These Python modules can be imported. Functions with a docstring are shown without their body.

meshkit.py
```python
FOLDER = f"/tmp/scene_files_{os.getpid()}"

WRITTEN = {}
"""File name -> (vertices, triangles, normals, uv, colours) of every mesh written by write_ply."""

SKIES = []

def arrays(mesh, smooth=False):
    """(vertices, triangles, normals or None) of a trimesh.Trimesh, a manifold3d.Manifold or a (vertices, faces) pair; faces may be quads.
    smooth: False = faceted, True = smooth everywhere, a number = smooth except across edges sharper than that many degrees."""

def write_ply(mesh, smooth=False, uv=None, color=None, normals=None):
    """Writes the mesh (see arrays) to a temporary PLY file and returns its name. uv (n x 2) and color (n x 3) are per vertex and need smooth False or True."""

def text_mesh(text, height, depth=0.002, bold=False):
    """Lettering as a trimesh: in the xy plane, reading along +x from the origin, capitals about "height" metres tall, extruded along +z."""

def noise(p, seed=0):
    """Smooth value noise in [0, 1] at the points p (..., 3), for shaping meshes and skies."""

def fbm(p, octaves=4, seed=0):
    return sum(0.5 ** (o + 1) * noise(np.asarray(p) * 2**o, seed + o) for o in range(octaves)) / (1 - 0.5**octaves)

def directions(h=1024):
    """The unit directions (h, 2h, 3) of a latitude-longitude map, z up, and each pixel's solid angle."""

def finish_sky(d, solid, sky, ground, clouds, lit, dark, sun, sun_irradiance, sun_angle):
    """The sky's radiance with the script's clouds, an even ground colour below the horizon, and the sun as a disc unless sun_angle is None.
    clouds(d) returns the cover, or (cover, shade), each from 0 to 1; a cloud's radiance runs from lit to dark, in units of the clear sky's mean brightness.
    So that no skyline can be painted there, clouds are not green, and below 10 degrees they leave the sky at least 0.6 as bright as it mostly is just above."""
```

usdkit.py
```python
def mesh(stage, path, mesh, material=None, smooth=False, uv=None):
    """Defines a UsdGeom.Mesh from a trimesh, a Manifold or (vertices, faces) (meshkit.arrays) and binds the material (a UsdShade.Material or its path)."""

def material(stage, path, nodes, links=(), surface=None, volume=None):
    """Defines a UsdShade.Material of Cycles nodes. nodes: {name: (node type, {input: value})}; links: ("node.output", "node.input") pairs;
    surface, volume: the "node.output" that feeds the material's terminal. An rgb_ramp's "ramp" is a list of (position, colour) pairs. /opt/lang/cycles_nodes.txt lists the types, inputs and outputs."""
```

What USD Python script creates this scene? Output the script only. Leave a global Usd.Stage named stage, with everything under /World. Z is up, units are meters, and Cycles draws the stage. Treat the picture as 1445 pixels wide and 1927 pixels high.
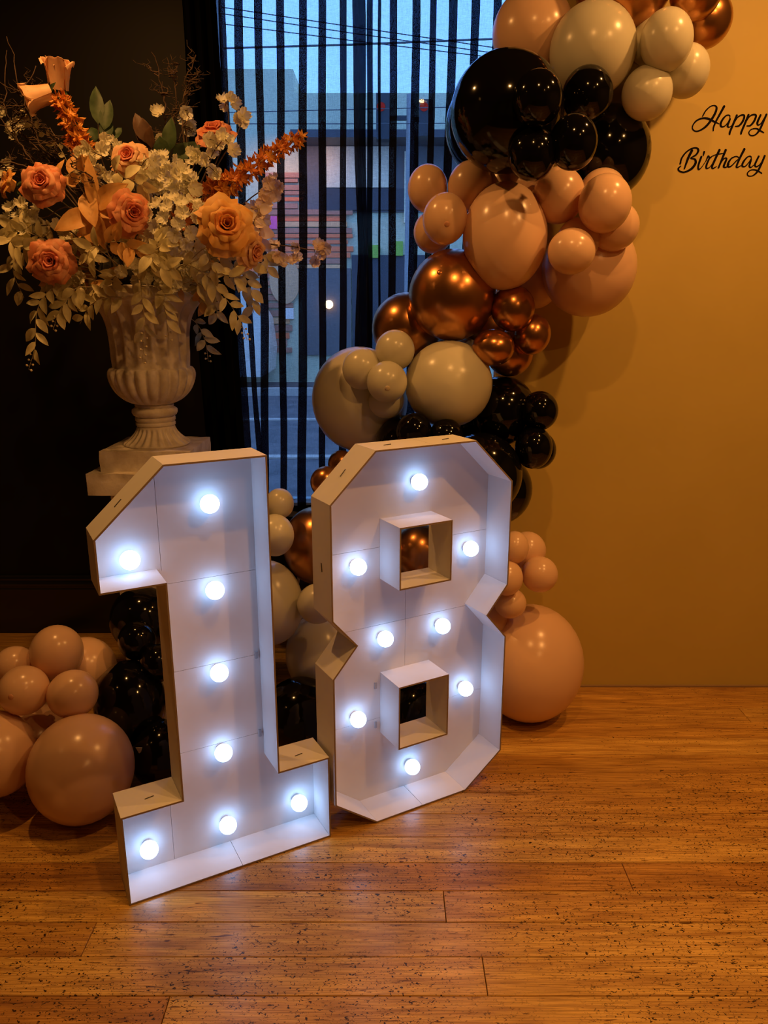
import math, random
import numpy as np, trimesh
from shapely.geometry import Polygon, Point, LineString, box as sbox
from shapely.ops import unary_union
from pxr import Usd, UsdGeom, UsdLux, UsdShade, Gf, Sdf, Vt
import usdkit, meshkit

stage = Usd.Stage.CreateInMemory()
UsdGeom.Xform.Define(stage, '/World')
UsdGeom.SetStageUpAxis(stage, 'Z')
# ------------------------------------------------------------------ camera, sky, lamps
PITCH, FOCAL, EYE = 0.262, 1440.0, np.array([0.0, 0.0, 1.58])
cam = UsdGeom.Camera.Define(stage, '/World/camera')
cam.AddTranslateOp().Set(Gf.Vec3d(*EYE))
cam.AddRotateXOp().Set(90 - math.degrees(PITCH))
cam.CreateHorizontalApertureAttr(36.0)
cam.CreateVerticalApertureAttr(36.0 * 1927 / 1445)
cam.CreateFocalLengthAttr(36.0 * FOCAL / 1445)
cam.CreateExposureAttr(0.0)
dome = UsdLux.DomeLight.Define(stage, '/World/sky')
dome.CreateColorAttr(Gf.Vec3f(0.14, 0.345, 0.92)); dome.CreateIntensityAttr(1.15)
WARM = Gf.Vec3f(1.0, 0.445, 0.115)
for k, (x, y, power) in enumerate([(-1.05, 2.35, 0.44), (0.28, 1.15, 0.37), (1.45, 2.15, 0.56), (-2.5, 1.1, 0.045), (1.6, 1.0, 0.74), (1.5, -0.4, 0.38)]):
    l = UsdLux.DiskLight.Define(stage, '/World/downlight_%d' % (k + 1))
    l.CreateRadiusAttr(0.035); l.CreateColorAttr(WARM); l.CreateIntensityAttr(2700.0 * power)
    l.AddTranslateOp().Set(Gf.Vec3d(x, y, 3.02))

def ray(px, py):
    b = -(py - 963.5) / FOCAL
    return np.array([(px - 722.5) / FOCAL, math.cos(PITCH) + b * math.sin(PITCH), -math.sin(PITCH) + b * math.cos(PITCH)])
def at(px, py, y):                                 # where the sight line through a photo pixel meets the upright plane at distance y
    d = ray(px, py); return EYE + d * (y / d[1])

# ------------------------------------------------------------------ helpers
names = {}
def numbered(path):
    n = names.get(path, -1) + 1; names[path] = n
    return path if n == 0 else '%s_%03d' % (path, n)
def data(p, **kw):
    for k, v in kw.items():
        if v: p.SetCustomDataByKey(k, v)
def thing(name, label, cat, loc=(0, 0, 0), rz=0, group=None, kind=None):
    x = UsdGeom.Xform.Define(stage, numbered('/World/' + name))
    x.AddTranslateOp().Set(Gf.Vec3d(*map(float, loc)))
    if rz: x.AddRotateZOp().Set(math.degrees(rz))
    data(x.GetPrim(), label=label, category=cat, group=group, kind=kind)
    x.GetPrim().SetCustomDataByKey('label', label) if label else None
    return x.GetPrim()
def obj(name, mesh, mat, parent=None, smooth=False, label=None, cat=None, group=None, kind=None):
    base = str(parent.GetPath()) if parent is not None else '/World'
    m = usdkit.mesh(stage, numbered(base + '/' + name), mesh, mat, smooth=smooth)
    data(m.GetPrim(), label=label, category=cat, group=group, kind=kind)
    return m.GetPrim()
cat_ = trimesh.util.concatenate
def bx(x0, x1, y0, y1, z0, z1):
    m = trimesh.creation.box([x1 - x0, y1 - y0, z1 - z0]); m.apply_translation([(x0 + x1) / 2, (y0 + y1) / 2, (z0 + z1) / 2]); return m
def grid(fn, nu, nv):
    """a surface patch: fn(u, v) -> xyz on [0,1]^2"""
    U, V = np.meshgrid(np.linspace(0, 1, nu), np.linspace(0, 1, nv), indexing='ij')
    P = np.stack(fn(U.ravel(), V.ravel()), 1)
    i, j = np.meshgrid(np.arange(nu - 1), np.arange(nv - 1), indexing='ij'); a = (i * nv + j).ravel()
    F = np.vstack([np.stack([a, a + nv, a + nv + 1], 1), np.stack([a, a + nv + 1, a + 1], 1)])
    return trimesh.Trimesh(P, F, process=False)
def frame(d, up=(0, 0, 1)):
    d = np.asarray(d, float); d /= np.linalg.norm(d)
    s = np.cross(up, d)
    if np.linalg.norm(s) < 1e-4: s = np.cross((1, 0, 0), d)
    s /= np.linalg.norm(s)
    return np.stack([s, np.cross(d, s), d], 1)            # columns: side, up', forward
def placed(m, pos, R, scale=1.0):
    m = m.copy(); m.vertices = (m.vertices * scale) @ np.asarray(R).T + np.asarray(pos); return m
def tube(P, r, n=6):
    P = np.asarray(P, float); r = np.broadcast_to(r, len(P)).astype(float)
    T = np.gradient(P, axis=0); T /= np.linalg.norm(T, axis=1, keepdims=True) + 1e-12
    s = np.cross(T[0], [0.3, 0.2, 0.93]); s /= np.linalg.norm(s) + 1e-9
    V = []
    a = np.linspace(0, 2 * np.pi, n, endpoint=False)
    for p, t, q in zip(P, T, r):
        s = s - t * (s @ t); s /= np.linalg.norm(s) + 1e-12
        V.append(p + q * (np.cos(a)[:, None] * s + np.sin(a)[:, None] * np.cross(t, s)))
    k = len(P); F = []
    for i in range(k - 1):
        for j in range(n):
            b, c = i * n + j, i * n + (j + 1) % n; F += [[b, c, c + n], [b, c + n, b + n]]
    V = np.vstack(V + [P[:1], P[-1:]])
    for j in range(n): F += [[k * n, (j + 1) % n, j], [k * n + 1, (k - 1) * n + j, (k - 1) * n + (j + 1) % n]]
    return trimesh.Trimesh(V, F, process=False)
def lathe(prof, n=64, lobes=None):
    """profile [(r, z)], closed on the axis; lobes(z index array, angle) scales the radius"""
    prof = np.asarray(prof, float); a = np.linspace(0, 2 * np.pi, n, endpoint=False); k = len(prof)
    Rr = np.repeat(prof[:, 0:1], n, 1)
    if lobes is not None: Rr = Rr * lobes(np.linspace(0, 1, k)[:, None], a[None, :])
    V = np.stack([Rr * np.cos(a), Rr * np.sin(a), np.repeat(prof[:, 1:2], n, 1)], 2).reshape(-1, 3)
    i, j = np.meshgrid(np.arange(k - 1), np.arange(n), indexing='ij'); b = (i * n + j).ravel(); c = (i * n + (j + 1) % n).ravel()
    F = [np.stack([b, c, c + n], 1), np.stack([b, c + n, b + n], 1)]
    V = np.vstack([V, [[0, 0, prof[0, 1]], [0, 0, prof[-1, 1]]]])
    j = np.arange(n)
    F += [np.stack([np.full(n, k * n), (j + 1) % n, j], 1), np.stack([np.full(n, k * n + 1), (k - 1) * n + j, (k - 1) * n + (j + 1) % n], 1)]
    return trimesh.Trimesh(V, np.vstack(F), process=False)
def spline(P, n=8):
    P = np.asarray(P, float); Q = np.vstack([2 * P[0] - P[1], P, 2 * P[-1] - P[-2]]); out = []
    for i in range(1, len(Q) - 2):
        for t in np.linspace(0, 1, n, endpoint=False):
            a, b, c, d = Q[i - 1:i + 3]
            out.append(0.5 * (2 * b + (c - a) * t + (2 * a - 5 * b + 4 * c - d) * t * t + (3 * b - a - 3 * c + d) * t ** 3))
    return np.array(out + [P[-1]])
def extrude(poly, h):
    gs = [g for g in getattr(poly, 'geoms', [poly]) if g.area > 1e-7]
    return cat_([trimesh.creation.extrude_polygon(g, h, engine='earcut') for g in gs])
def upright(m):                                     # polygon extruded in xy -> standing in xz, thickness along +y
    m = m.copy(); v = m.vertices.copy(); m.vertices = np.stack([v[:, 0], v[:, 2], v[:, 1]], 1); m.invert(); return m

# ------------------------------------------------------------------ materials
def mat(name, nodes, links=(), surface='p.BSDF'):
    return usdkit.material(stage, '/World/Looks/' + name, nodes, links, surface=surface)
def plain(name, col, rough=0.5, **kw):
    return mat(name, {'p': ('principled_bsdf', {'base_color': col, 'roughness': rough, **kw})})
def mottled(name, c0, c1, scale=8, rough=0.6, detail=5, bump=0.0, lo=.35, hi=.65, stretch=(1, 1, 1), **kw):
    nodes = {'g': ('geometry', {}), 'mp': ('mapping', {'scale': stretch}), 'n': ('noise_texture', {'scale': scale, 'detail': detail, 'roughness': .6}),
             'r': ('rgb_ramp', {'ramp': [(lo, c0), (hi, c1)]}), 'p': ('principled_bsdf', {'roughness': rough, **kw})}
    links = [('g.position', 'mp.vector'), ('mp.vector', 'n.vector'), ('n.fac', 'r.fac'), ('r.color', 'p.base_color')]
    if bump:
        nodes['b'] = ('bump', {'strength': bump, 'distance': .01}); links += [('n.fac', 'b.height'), ('b.normal', 'p.normal')]
    return mat(name, nodes, links)
def leafy(name, c0, c1, trans=0.25, rough=0.55, scale=30):
    return mat(name, {'g': ('geometry', {}), 'n': ('noise_texture', {'scale': scale, 'detail': 3}), 'r': ('rgb_ramp', {'ramp': [(.35, c0), (.65, c1)]}),
                      'p': ('principled_bsdf', {'roughness': rough}), 't': ('translucent_bsdf', {}), 'x': ('mix_closure', {'fac': trans})},
               [('g.position', 'n.vector'), ('n.fac', 'r.fac'), ('r.color', 'p.base_color'), ('r.color', 't.color'), ('p.BSDF', 'x.closure1'), ('t.BSDF', 'x.closure2')], 'x.closure')
def wood(name, dark, light, off, rough=0.30, worn=0.0):
    N = {'g': ('geometry', {}),
         'm1': ('mapping', {'scale': (1.3, 16, 1), 'location': (off * 7.3, off * 3.1, 0)}), 'n1': ('noise_texture', {'scale': 2.2, 'detail': 5, 'roughness': .55, 'distortion': .6}),
         'r1': ('rgb_ramp', {'ramp': [(.25, dark), (.5, tuple((a + b) / 2 for a, b in zip(dark, light))), (.75, light)]}),
         'm2': ('mapping', {'scale': (5, 210, 1), 'location': (off * 2.7, off, 0)}), 'n2': ('noise_texture', {'scale': 1.6, 'detail': 3}),
         'r2': ('rgb_ramp', {'ramp': [(.36, (.45, .38, .30)), (.58, (1, 1, 1))]}),
         'x1': ('mix', {'mix_type': 'multiply', 'fac': .75}),
         'm3': ('mapping', {'scale': (52, 84, 1), 'location': (off, off * 5, 0)}), 'n3': ('noise_texture', {'scale': 1.7, 'detail': 2.5, 'roughness': .6, 'distortion': 1.2}),
         'r3': ('rgb_ramp', {'ramp': [(.595 + worn, (1, 1, 1)), (.625 + worn, (.05, .03, .02))]}),
         'm5': ('mapping', {'scale': (2.0, 2.6, 1)}), 'n5': ('noise_texture', {'scale': 1.0, 'detail': 3}), 'r5': ('rgb_ramp', {'ramp': [(.34, (0, 0, 0)), (.50, (1, 1, 1))]}),
         'x2': ('mix', {'mix_type': 'multiply', 'fac': .9}),
         'm4': ('mapping', {'scale': (12, 80, 1), 'location': (off * 4, off * 9, 0), 'rotation': (0, 0, .05)}), 'n4': ('noise_texture', {'scale': 1.3, 'detail': 2, 'distortion': .4}),
         'r4': ('rgb_ramp', {'ramp': [(.66 + worn * .6, (1, 1, 1)), (.72 + worn * .6, (.16, .08, .05))]}), 'x3': ('mix', {'mix_type': 'multiply', 'fac': .9}),
         'm6': ('mapping', {'scale': (22, 26, 1), 'location': (off * 8, off * 2, 0), 'rotation': (0, 0, .7)}), 'n6': ('noise_texture', {'scale': 1.6, 'detail': 1.5, 'distortion': 2.5}),
         'r6': ('rgb_ramp', {'ramp': [(.490, (1, 1, 1)), (.4985, (.30, .2, .14)), (.507, (1, 1, 1))]}),
         'n7': ('noise_texture', {'scale': 5.0, 'detail': 2}), 'r7': ('rgb_ramp', {'ramp': [(.58, (0, 0, 0)), (.66, (.7, .7, .7))]}), 'x4': ('mix', {'mix_type': 'multiply'}),
         'rr': ('rgb_ramp', {'ramp': [(.3, (rough + .12,) * 3), (.7, (rough - .05,) * 3)]}),
         'b': ('bump', {'strength': .25, 'distance': .002}),
         'p': ('principled_bsdf', {'specular_ior_level': .45, 'coat_weight': .2, 'coat_roughness': .2})}
    L = []
    for i in (1, 2, 3, 4, 5, 6): L += [('g.position', 'm%d.vector' % i), ('m%d.vector' % i, 'n%d.vector' % i), ('n%d.fac' % i, 'r%d.fac' % i)]
    L += [('g.position', 'n7.vector'), ('n7.fac', 'r7.fac'), ('r1.color', 'x1.color1'), ('r2.color', 'x1.color2'), ('x1.color', 'x2.color1'), ('r3.color', 'x2.color2'), ('r5.color', 'x2.fac'),
          ('x2.color', 'x3.color1'), ('r4.color', 'x3.color2'), ('x3.color', 'x4.color1'), ('r6.color', 'x4.color2'), ('r7.color', 'x4.fac'), ('x4.color', 'p.base_color'),
          ('n1.fac', 'rr.fac'), ('rr.color', 'p.roughness'), ('n2.fac', 'b.height'), ('b.normal', 'p.normal')]
    return mat(name, N, L)
M = {}
TONES = [((.35, .147, .028), (.88, .52, .115)), ((.31, .127, .024), (.80, .455, .095)), ((.43, .205, .038), (.95, .60, .145)), ((.26, .10, .02), (.72, .37, .075)), ((.37, .165, .032), (.86, .485, .10))]
WOODS = [wood('floorboard_' + 'abcde'[i], a, b, .3 + 1.37 * i) for i, (a, b) in enumerate(TONES)]
SMOOTH_WOODS = [wood('smoother_floorboard_' + 'abcde'[i], a, b, 9.1 + 1.37 * i, worn=.055) for i, (a, b) in enumerate(TONES)]
M['seam'] = plain('floor_gap', (.012, .006, .003), .9)
M['black_paint'] = plain('black_wall_paint', (.0075, .006, .006), .55, specular_ior_level=.25)
M['black_gloss'] = plain('black_gloss_paint', (.010, .009, .009), .22, specular_ior_level=.7)
M['ceiling'] = plain('ceiling_paint', (.12, .10, .08), .9)
M['room'] = plain('room_wall_paint', (.09, .07, .05), .8)
M['panel'] = mottled('panel_paint', (.55, .40, .095), (.58, .425, .105), 3, .55)
M['panel_edge'] = plain('panel_edge', (.3, .19, .09), .8)
M['ink'] = plain('black_vinyl', (.004, .0025, .004), .8, specular_ior_level=.1)
M['drape'] = plain('black_drape', (.0022, .002, .0024), .95, specular_ior_level=.05)
M['stripe'] = mat('curtain_stripe', {'p': ('principled_bsdf', {'base_color': (.0045, .005, .007), 'roughness': .9, 'specular_ior_level': .1}), 't': ('transparent_bsdf', {'color': (.7, .8, 1)}), 'g': ('geometry', {}),
                  'n': ('noise_texture', {'scale': 420, 'detail': 1}), 'r': ('rgb_ramp', {'ramp': [(.35, (.0, .0, .0)), (.75, (.07, .07, .07))]}), 'x': ('mix_closure', {})},
                  [('g.position', 'n.vector'), ('n.fac', 'r.fac'), ('r.color', 'x.fac'), ('p.BSDF', 'x.closure1'), ('t.BSDF', 'x.closure2')], 'x.closure')
M['sheer'] = mat('sheer_fabric', {'p': ('diffuse_bsdf', {'color': (.05, .055, .065)}), 'tl': ('translucent_bsdf', {'color': (.10, .11, .12)}), 'a': ('mix_closure', {'fac': .5}), 't': ('transparent_bsdf', {'color': (.92, .97, 1)}),
                 'g': ('geometry', {}), 'm1': ('mapping', {'scale': (900, 1, 60)}), 'n1': ('noise_texture', {'scale': 1, 'detail': 1}), 'm2': ('mapping', {'scale': (60, 1, 700)}), 'n2': ('noise_texture', {'scale': 1, 'detail': 1}),
                 's': ('math', {'math_type': 'add'}), 'r': ('map_range', {'from_min': .6, 'from_max': 1.4, 'to_min': .48, 'to_max': .74}), 'x': ('mix_closure', {})},
                 [('g.position', 'm1.vector'), ('m1.vector', 'n1.vector'), ('g.position', 'm2.vector'), ('m2.vector', 'n2.vector'), ('n1.fac', 's.value1'), ('n2.fac', 's.value2'), ('s.value', 'r.value'), ('r.result', 'x.fac'),
                  ('p.BSDF', 'a.closure1'), ('tl.BSDF', 'a.closure2'), ('a.closure', 'x.closure1'), ('t.BSDF', 'x.closure2')], 'x.closure')
M['glass'] = mat('window_glass', {'t': ('transparent_bsdf', {'color': (.97, .98, 1)}), 'g': ('glossy_bsdf', {'roughness': .02, 'color': (.35, .35, .35)}), 'f': ('fresnel', {'IOR': 1.45}), 'x': ('mix_closure', {})},
                 [('f.fac', 'x.fac'), ('t.BSDF', 'x.closure1'), ('g.BSDF', 'x.closure2')], 'x.closure')
M['frame'] = plain('pale_window_frame', (.35, .42, .38), .5)
# balloons
M['blush'] = plain('blush_latex', (.78, .50, .32), .24, specular_ior_level=.45, subsurface_weight=.12, subsurface_scale=.02, subsurface_radius=(1, .5, .3))
M['cream'] = plain('cream_latex', (.62, .59, .46), .26, specular_ior_level=.45, subsurface_weight=.12, subsurface_scale=.02, subsurface_radius=(1, .8, .6))
M['black'] = plain('black_latex', (.003, .0026, .003), .09, specular_ior_level=.4)
M['copper'] = plain('copper_chrome_latex', (.52, .23, .075), .27, metallic=.92, specular_ior_level=.5, coat_weight=.25, coat_roughness=.12)
M['blush_nub'] = plain('blush_latex_thick', (.62, .30, .17), .4)
M['cream_nub'] = plain('cream_latex_thick', (.62, .50, .33), .4)
M['copper_nub'] = plain('copper_latex_thick', (.55, .22, .07), .35, metallic=.8)
M['black_nub'] = M['black']
# numbers
M['board'] = mottled('white_foam_board', (.78, .77, .76), (.82, .81, .80), 6, .6)
M['board_edge'] = plain('raw_board_edge', (.27, .20, .14), .8)
M['slot'] = plain('staple_metal', (.06, .05, .045), .5)
M['tab'] = plain('grey_board_tab', (.45, .45, .47), .6)
M['bulb'] = mat('lit_bulb', {'e': ('emission', {'color': (.35, .57, 1.0), 'strength': 7.0})}, (), 'e.emission')
M['socket'] = plain('bulb_socket', (.7, .7, .7), .4)
# urn and flowers
M['stone'] = mottled('aged_plaster', (.56, .48, .38), (.80, .74, .64), 14, .8, bump=.25)
M['stone_slab'] = mottled('worn_plaster', (.42, .34, .25), (.80, .74, .64), 9, .85, bump=.4, lo=.3, hi=.6)
M['coral'] = leafy('coral_petal', (.80, .26, .11), (.88, .44, .24))
M['coral_deep'] = leafy('deep_coral_petal', (.70, .17, .08), (.80, .27, .15))
M['peach'] = leafy('peach_petal', (.86, .50, .26), (.90, .60, .36))
M['gold'] = leafy('golden_petal', (.86, .43, .10), (.90, .55, .18))
M['gold_deep'] = leafy('deep_golden_petal', (.78, .28, .05), (.85, .38, .09))
M['rust'] = leafy('rust_floret', (.62, .19, .03), (.78, .30, .05))
M['orange'] = leafy('orange_floret', (.78, .33, .04), (.88, .45, .09))
M['white'] = leafy('white_blossom', (.84, .80, .58), (.91, .90, .70), .3)
M['whitepink'] = leafy('blush_blossom', (.84, .66, .56), (.90, .80, .72), .3)
M['cream_leaf'] = leafy('cream_leaf', (.62, .54, .27), (.80, .74, .42), .2)
M['peach_leaf'] = leafy('peach_leaf', (.74, .38, .10), (.84, .50, .18), .2)
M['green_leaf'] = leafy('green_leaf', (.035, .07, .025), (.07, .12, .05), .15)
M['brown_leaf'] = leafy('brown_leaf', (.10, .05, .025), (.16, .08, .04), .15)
M['twig'] = mottled('willow_bark', (.06, .035, .02), (.12, .07, .04), 60, .8)
M['stem'] = plain('stem_green', (.12, .11, .05), .7)
M['paletwig'] = plain('pale_stem', (.42, .34, .2), .7)
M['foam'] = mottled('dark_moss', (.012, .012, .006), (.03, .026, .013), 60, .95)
M['berry'] = plain('cream_bud', (.74, .64, .42), .4)
# street
M['render'] = mottled('rendered_wall', (.62, .55, .33), (.70, .62, .37), .8, .9)
M['dark_shop'] = plain('dark_shopfront', (.06, .05, .05), .5)
M['door_blue'] = plain('shop_door', (.16, .13, .11), .6)
M['pale_shop'] = plain('pale_signboard', (1.0, .80, .50), .7)
M['redboards'] = [plain('red_board_%s' % c, v, .7) for c, v in zip('abc', [(1.0, .22, .07), (.95, .45, .18), (.55, .22, .12)])]
M['asphalt'] = mottled('asphalt', (.09, .07, .06), (.16, .12, .10), 2.5, .9)
M['kerb'] = plain('kerb_stone', (.5, .38, .28), .9)
M['white_street'] = plain('white_street_paint', (.9, .75, .6), .7)
M['beige_street'] = plain('beige_street_paint', (.7, .36, .16), .7)
M['green_street'] = plain('lime_street_paint', (.34, .50, .05), .7)
M['metal_street'] = plain('galvanised_steel', (.35, .30, .26), .6)
M['dark_street'] = plain('dark_street_metal', (.03, .028, .028), .6)
M['red_lamp'] = mat('red_lamp', {'e': ('emission', {'color': (1, .08, .08), 'strength': .25})}, (), 'e.emission')
M['warm_lamp'] = mat('warm_lamp', {'e': ('emission', {'color': (1, .62, .3), 'strength': 6})}, (), 'e.emission')
M['wire'] = plain('overhead_cable', (.10, .09, .09), .7)

# ------------------------------------------------------------------ the room
rng = random.Random(7)
XL, XR, YB, YF, ZC = -3.0, 3.0, 3.57, -3.0, 3.05
floor = thing('floor', 'worn honey-coloured pine floorboards running across the room', None, kind='structure')
obj('subfloor', bx(XL, XR, YF, YB, -.06, -.022), M['seam'], floor)
known = {0: [(181, 1739, 150, 1803)], 1: [], -1: []}
joints = {1.681: [(165, 1771)], 1.456: [(311, 1902)], 1.790: [(837, 1708)], 1.5685: [(913, 1840)], 1.906: [(1182, 1652)], 2.805: [(1407, 1346)]}
def floor_x(px, py):
    d = ray(px, py); return (EYE + d * (-EYE[2] / d[2]))[0]
ROW = 0.1126
fixed = {0: [floor_x(913, 1840)], 1: [floor_x(165, 1771)], 2: [floor_x(837, 1708)], 3: [floor_x(1182, 1652)], -1: [floor_x(311, 1902)], 11: [floor_x(1402, 1346)]}
for k in range(-12, 19):
    y0 = 1.458 + ROW * k; y1 = min(y0 + ROW, YB)
    if y0 >= YB: break
    cuts = sorted(fixed.get(k, []))
    if not cuts: cuts = [rng.uniform(-2.6, -1.9), rng.uniform(1.75, 2.7)] if k > -2 else [rng.uniform(-2, 2)]
    else: cuts = [-2.7 + rng.random() * .3] + cuts + [2.55 + rng.random() * .3]
    xs = [XL] + cuts + [XR]
    for a, b in zip(xs[:-1], xs[1:]):
        g = .0009; c = .0009; dz = rng.uniform(-.0006, 0)
        p = sbox(a + g, y0 + g, b - g, y1 - g)
        q = p.buffer(-c, join_style=2)
        v0, v1 = np.array(p.exterior.coords)[:4], np.array(q.exterior.coords)[:4]
        V = np.vstack([np.c_[v0, np.full(4, -.022)], np.c_[v0, np.full(4, dz - .0016)], np.c_[np.array([[a + g + c, y0 + g + c], [a + g + c, y1 - g - c], [b - g - c, y1 - g - c], [b - g - c, y0 + g + c]])[[3, 2, 1, 0]], np.full(4, dz)]])
        V[0:4, :2] = V[4:8, :2] = [[b - g, y0 + g], [b - g, y1 - g], [a + g, y1 - g], [a + g, y0 + g]]
        F = []
        for r in (0, 4):
            for i in range(4):
                j = (i + 1) % 4; F += [[r + i, r + j, r + 4 + j], [r + i, r + 4 + j, r + 4 + i]]
        F += [[8, 9, 10], [8, 10, 11], [0, 2, 1], [0, 3, 2]]
        obj('floorboard', trimesh.Trimesh(V, F, process=False), rng.choice(SMOOTH_WOODS if k >= 8 else WOODS), floor)

WX0, WX1, WZ0, WZ1 = -.735, 1.25, .64, 2.99
obj('wall_back', cat_([bx(XL, WX0, YB, YB + .16, 0, ZC), bx(WX1, XR, YB, YB + .16, 0, ZC), bx(WX0, WX1, YB, YB + .16, 0, WZ0), bx(WX0, WX1, YB, YB + .16, WZ1, ZC)]), M['black_paint'], label='black painted back wall around the curtained window', kind='structure')
obj('wall_left', bx(XL - .1, XL, YF, YB + .16, -.06, ZC), M['room'], label='side wall of the room beyond the flowers', kind='structure')
obj('wall_right', bx(XR, XR + .1, YF, YB + .16, -.06, ZC), M['room'], label='side wall of the room beyond the wall panel', kind='structure')
obj('wall_front', bx(XL, XR, YF - .1, YF, -.06, ZC), M['room'], label='wall of the room behind the viewer', kind='structure')
obj('ceiling', bx(XL, XR, YF, YB + .16, ZC, ZC + .08), M['ceiling'], label='ceiling with small warm downlights', kind='structure')
prof = Polygon([(0, 0), (-.022, 0), (-.022, .232), (-.019, .238), (-.019, .246), (-.026, .250), (-.028, .262), (-.022, .268), (-.020, .276), (-.024, .280), (-.024, .288), (-.014, .294), (-.010, .302), (0, .302)])
sk = trimesh.creation.extrude_polygon(prof, WX0 - .1 - XL + 3.7, engine='earcut')
v = sk.vertices; sk.vertices = np.stack([XL + v[:, 2], YB + v[:, 0], v[:, 1]], 1); sk.fix_normals()
obj('baseboard_back', sk, M['black_gloss'], label='tall moulded black skirting board along the back wall', kind='structure')
win = thing('window_1', 'large window behind the striped sheer curtain', None, kind='structure')
t = .045
obj('window_frame', cat_([bx(WX0, WX0 + t, YB - .005, YB + .12, WZ0, WZ1), bx(WX1 - t, WX1, YB - .005, YB + .12, WZ0, WZ1), bx(WX0 + t, WX1 - t, YB - .005, YB + .12, WZ1 - t, WZ1), bx(WX0 + t, WX1 - t, YB - .005, YB + .12, WZ0, WZ0 + .03)]), M['frame'], win)
obj('window_sill', bx(WX0 - .03, WX1 + .03, YB - .04, YB + .02, WZ0 - .03, WZ0), M['frame'], win)
obj('pane', bx(WX0 + t, WX1 - t, YB + .07, YB + .076, WZ0 + .03, WZ1 - t), M['glass'], win)

# ------------------------------------------------------------------ the curtains
CY = 3.45
def sheer_y(x):
    x = np.asarray(x, float)
    y = CY + .010 * np.sin(x * 52) + .006 * np.sin(x * 23 + 1)
    return y - .05 * np.exp(-((x + .105) / .05) ** 2) * (1 + .5 * np.sin(x * 160))
cur = thing('sheer_curtain', 'sheer black striped curtain hanging in front of the daylit window', 'curtain')
sx0, sx1, sz0, sz1 = -.715, .99, .665, 2.99
obj('sheer_panel', grid(lambda u, v: (sx0 + u * (sx1 - sx0), sheer_y(sx0 + u * (sx1 - sx0)), sz0 + v * (sz1 - sz0)), 240, 8), M['sheer'], cur, smooth=True)
obj('hem', grid(lambda u, v: (sx0 + u * (sx1 - sx0), sheer_y(sx0 + u * (sx1 - sx0)) - .004, sz0 - .004 + v * .028), 240, 2), M['stripe'], cur, smooth=True)
obj('heading', cat_([bx(sx0, sx1, CY - .02, CY + .03, 2.97, 3.01)]), M['drape'], cur)
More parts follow.
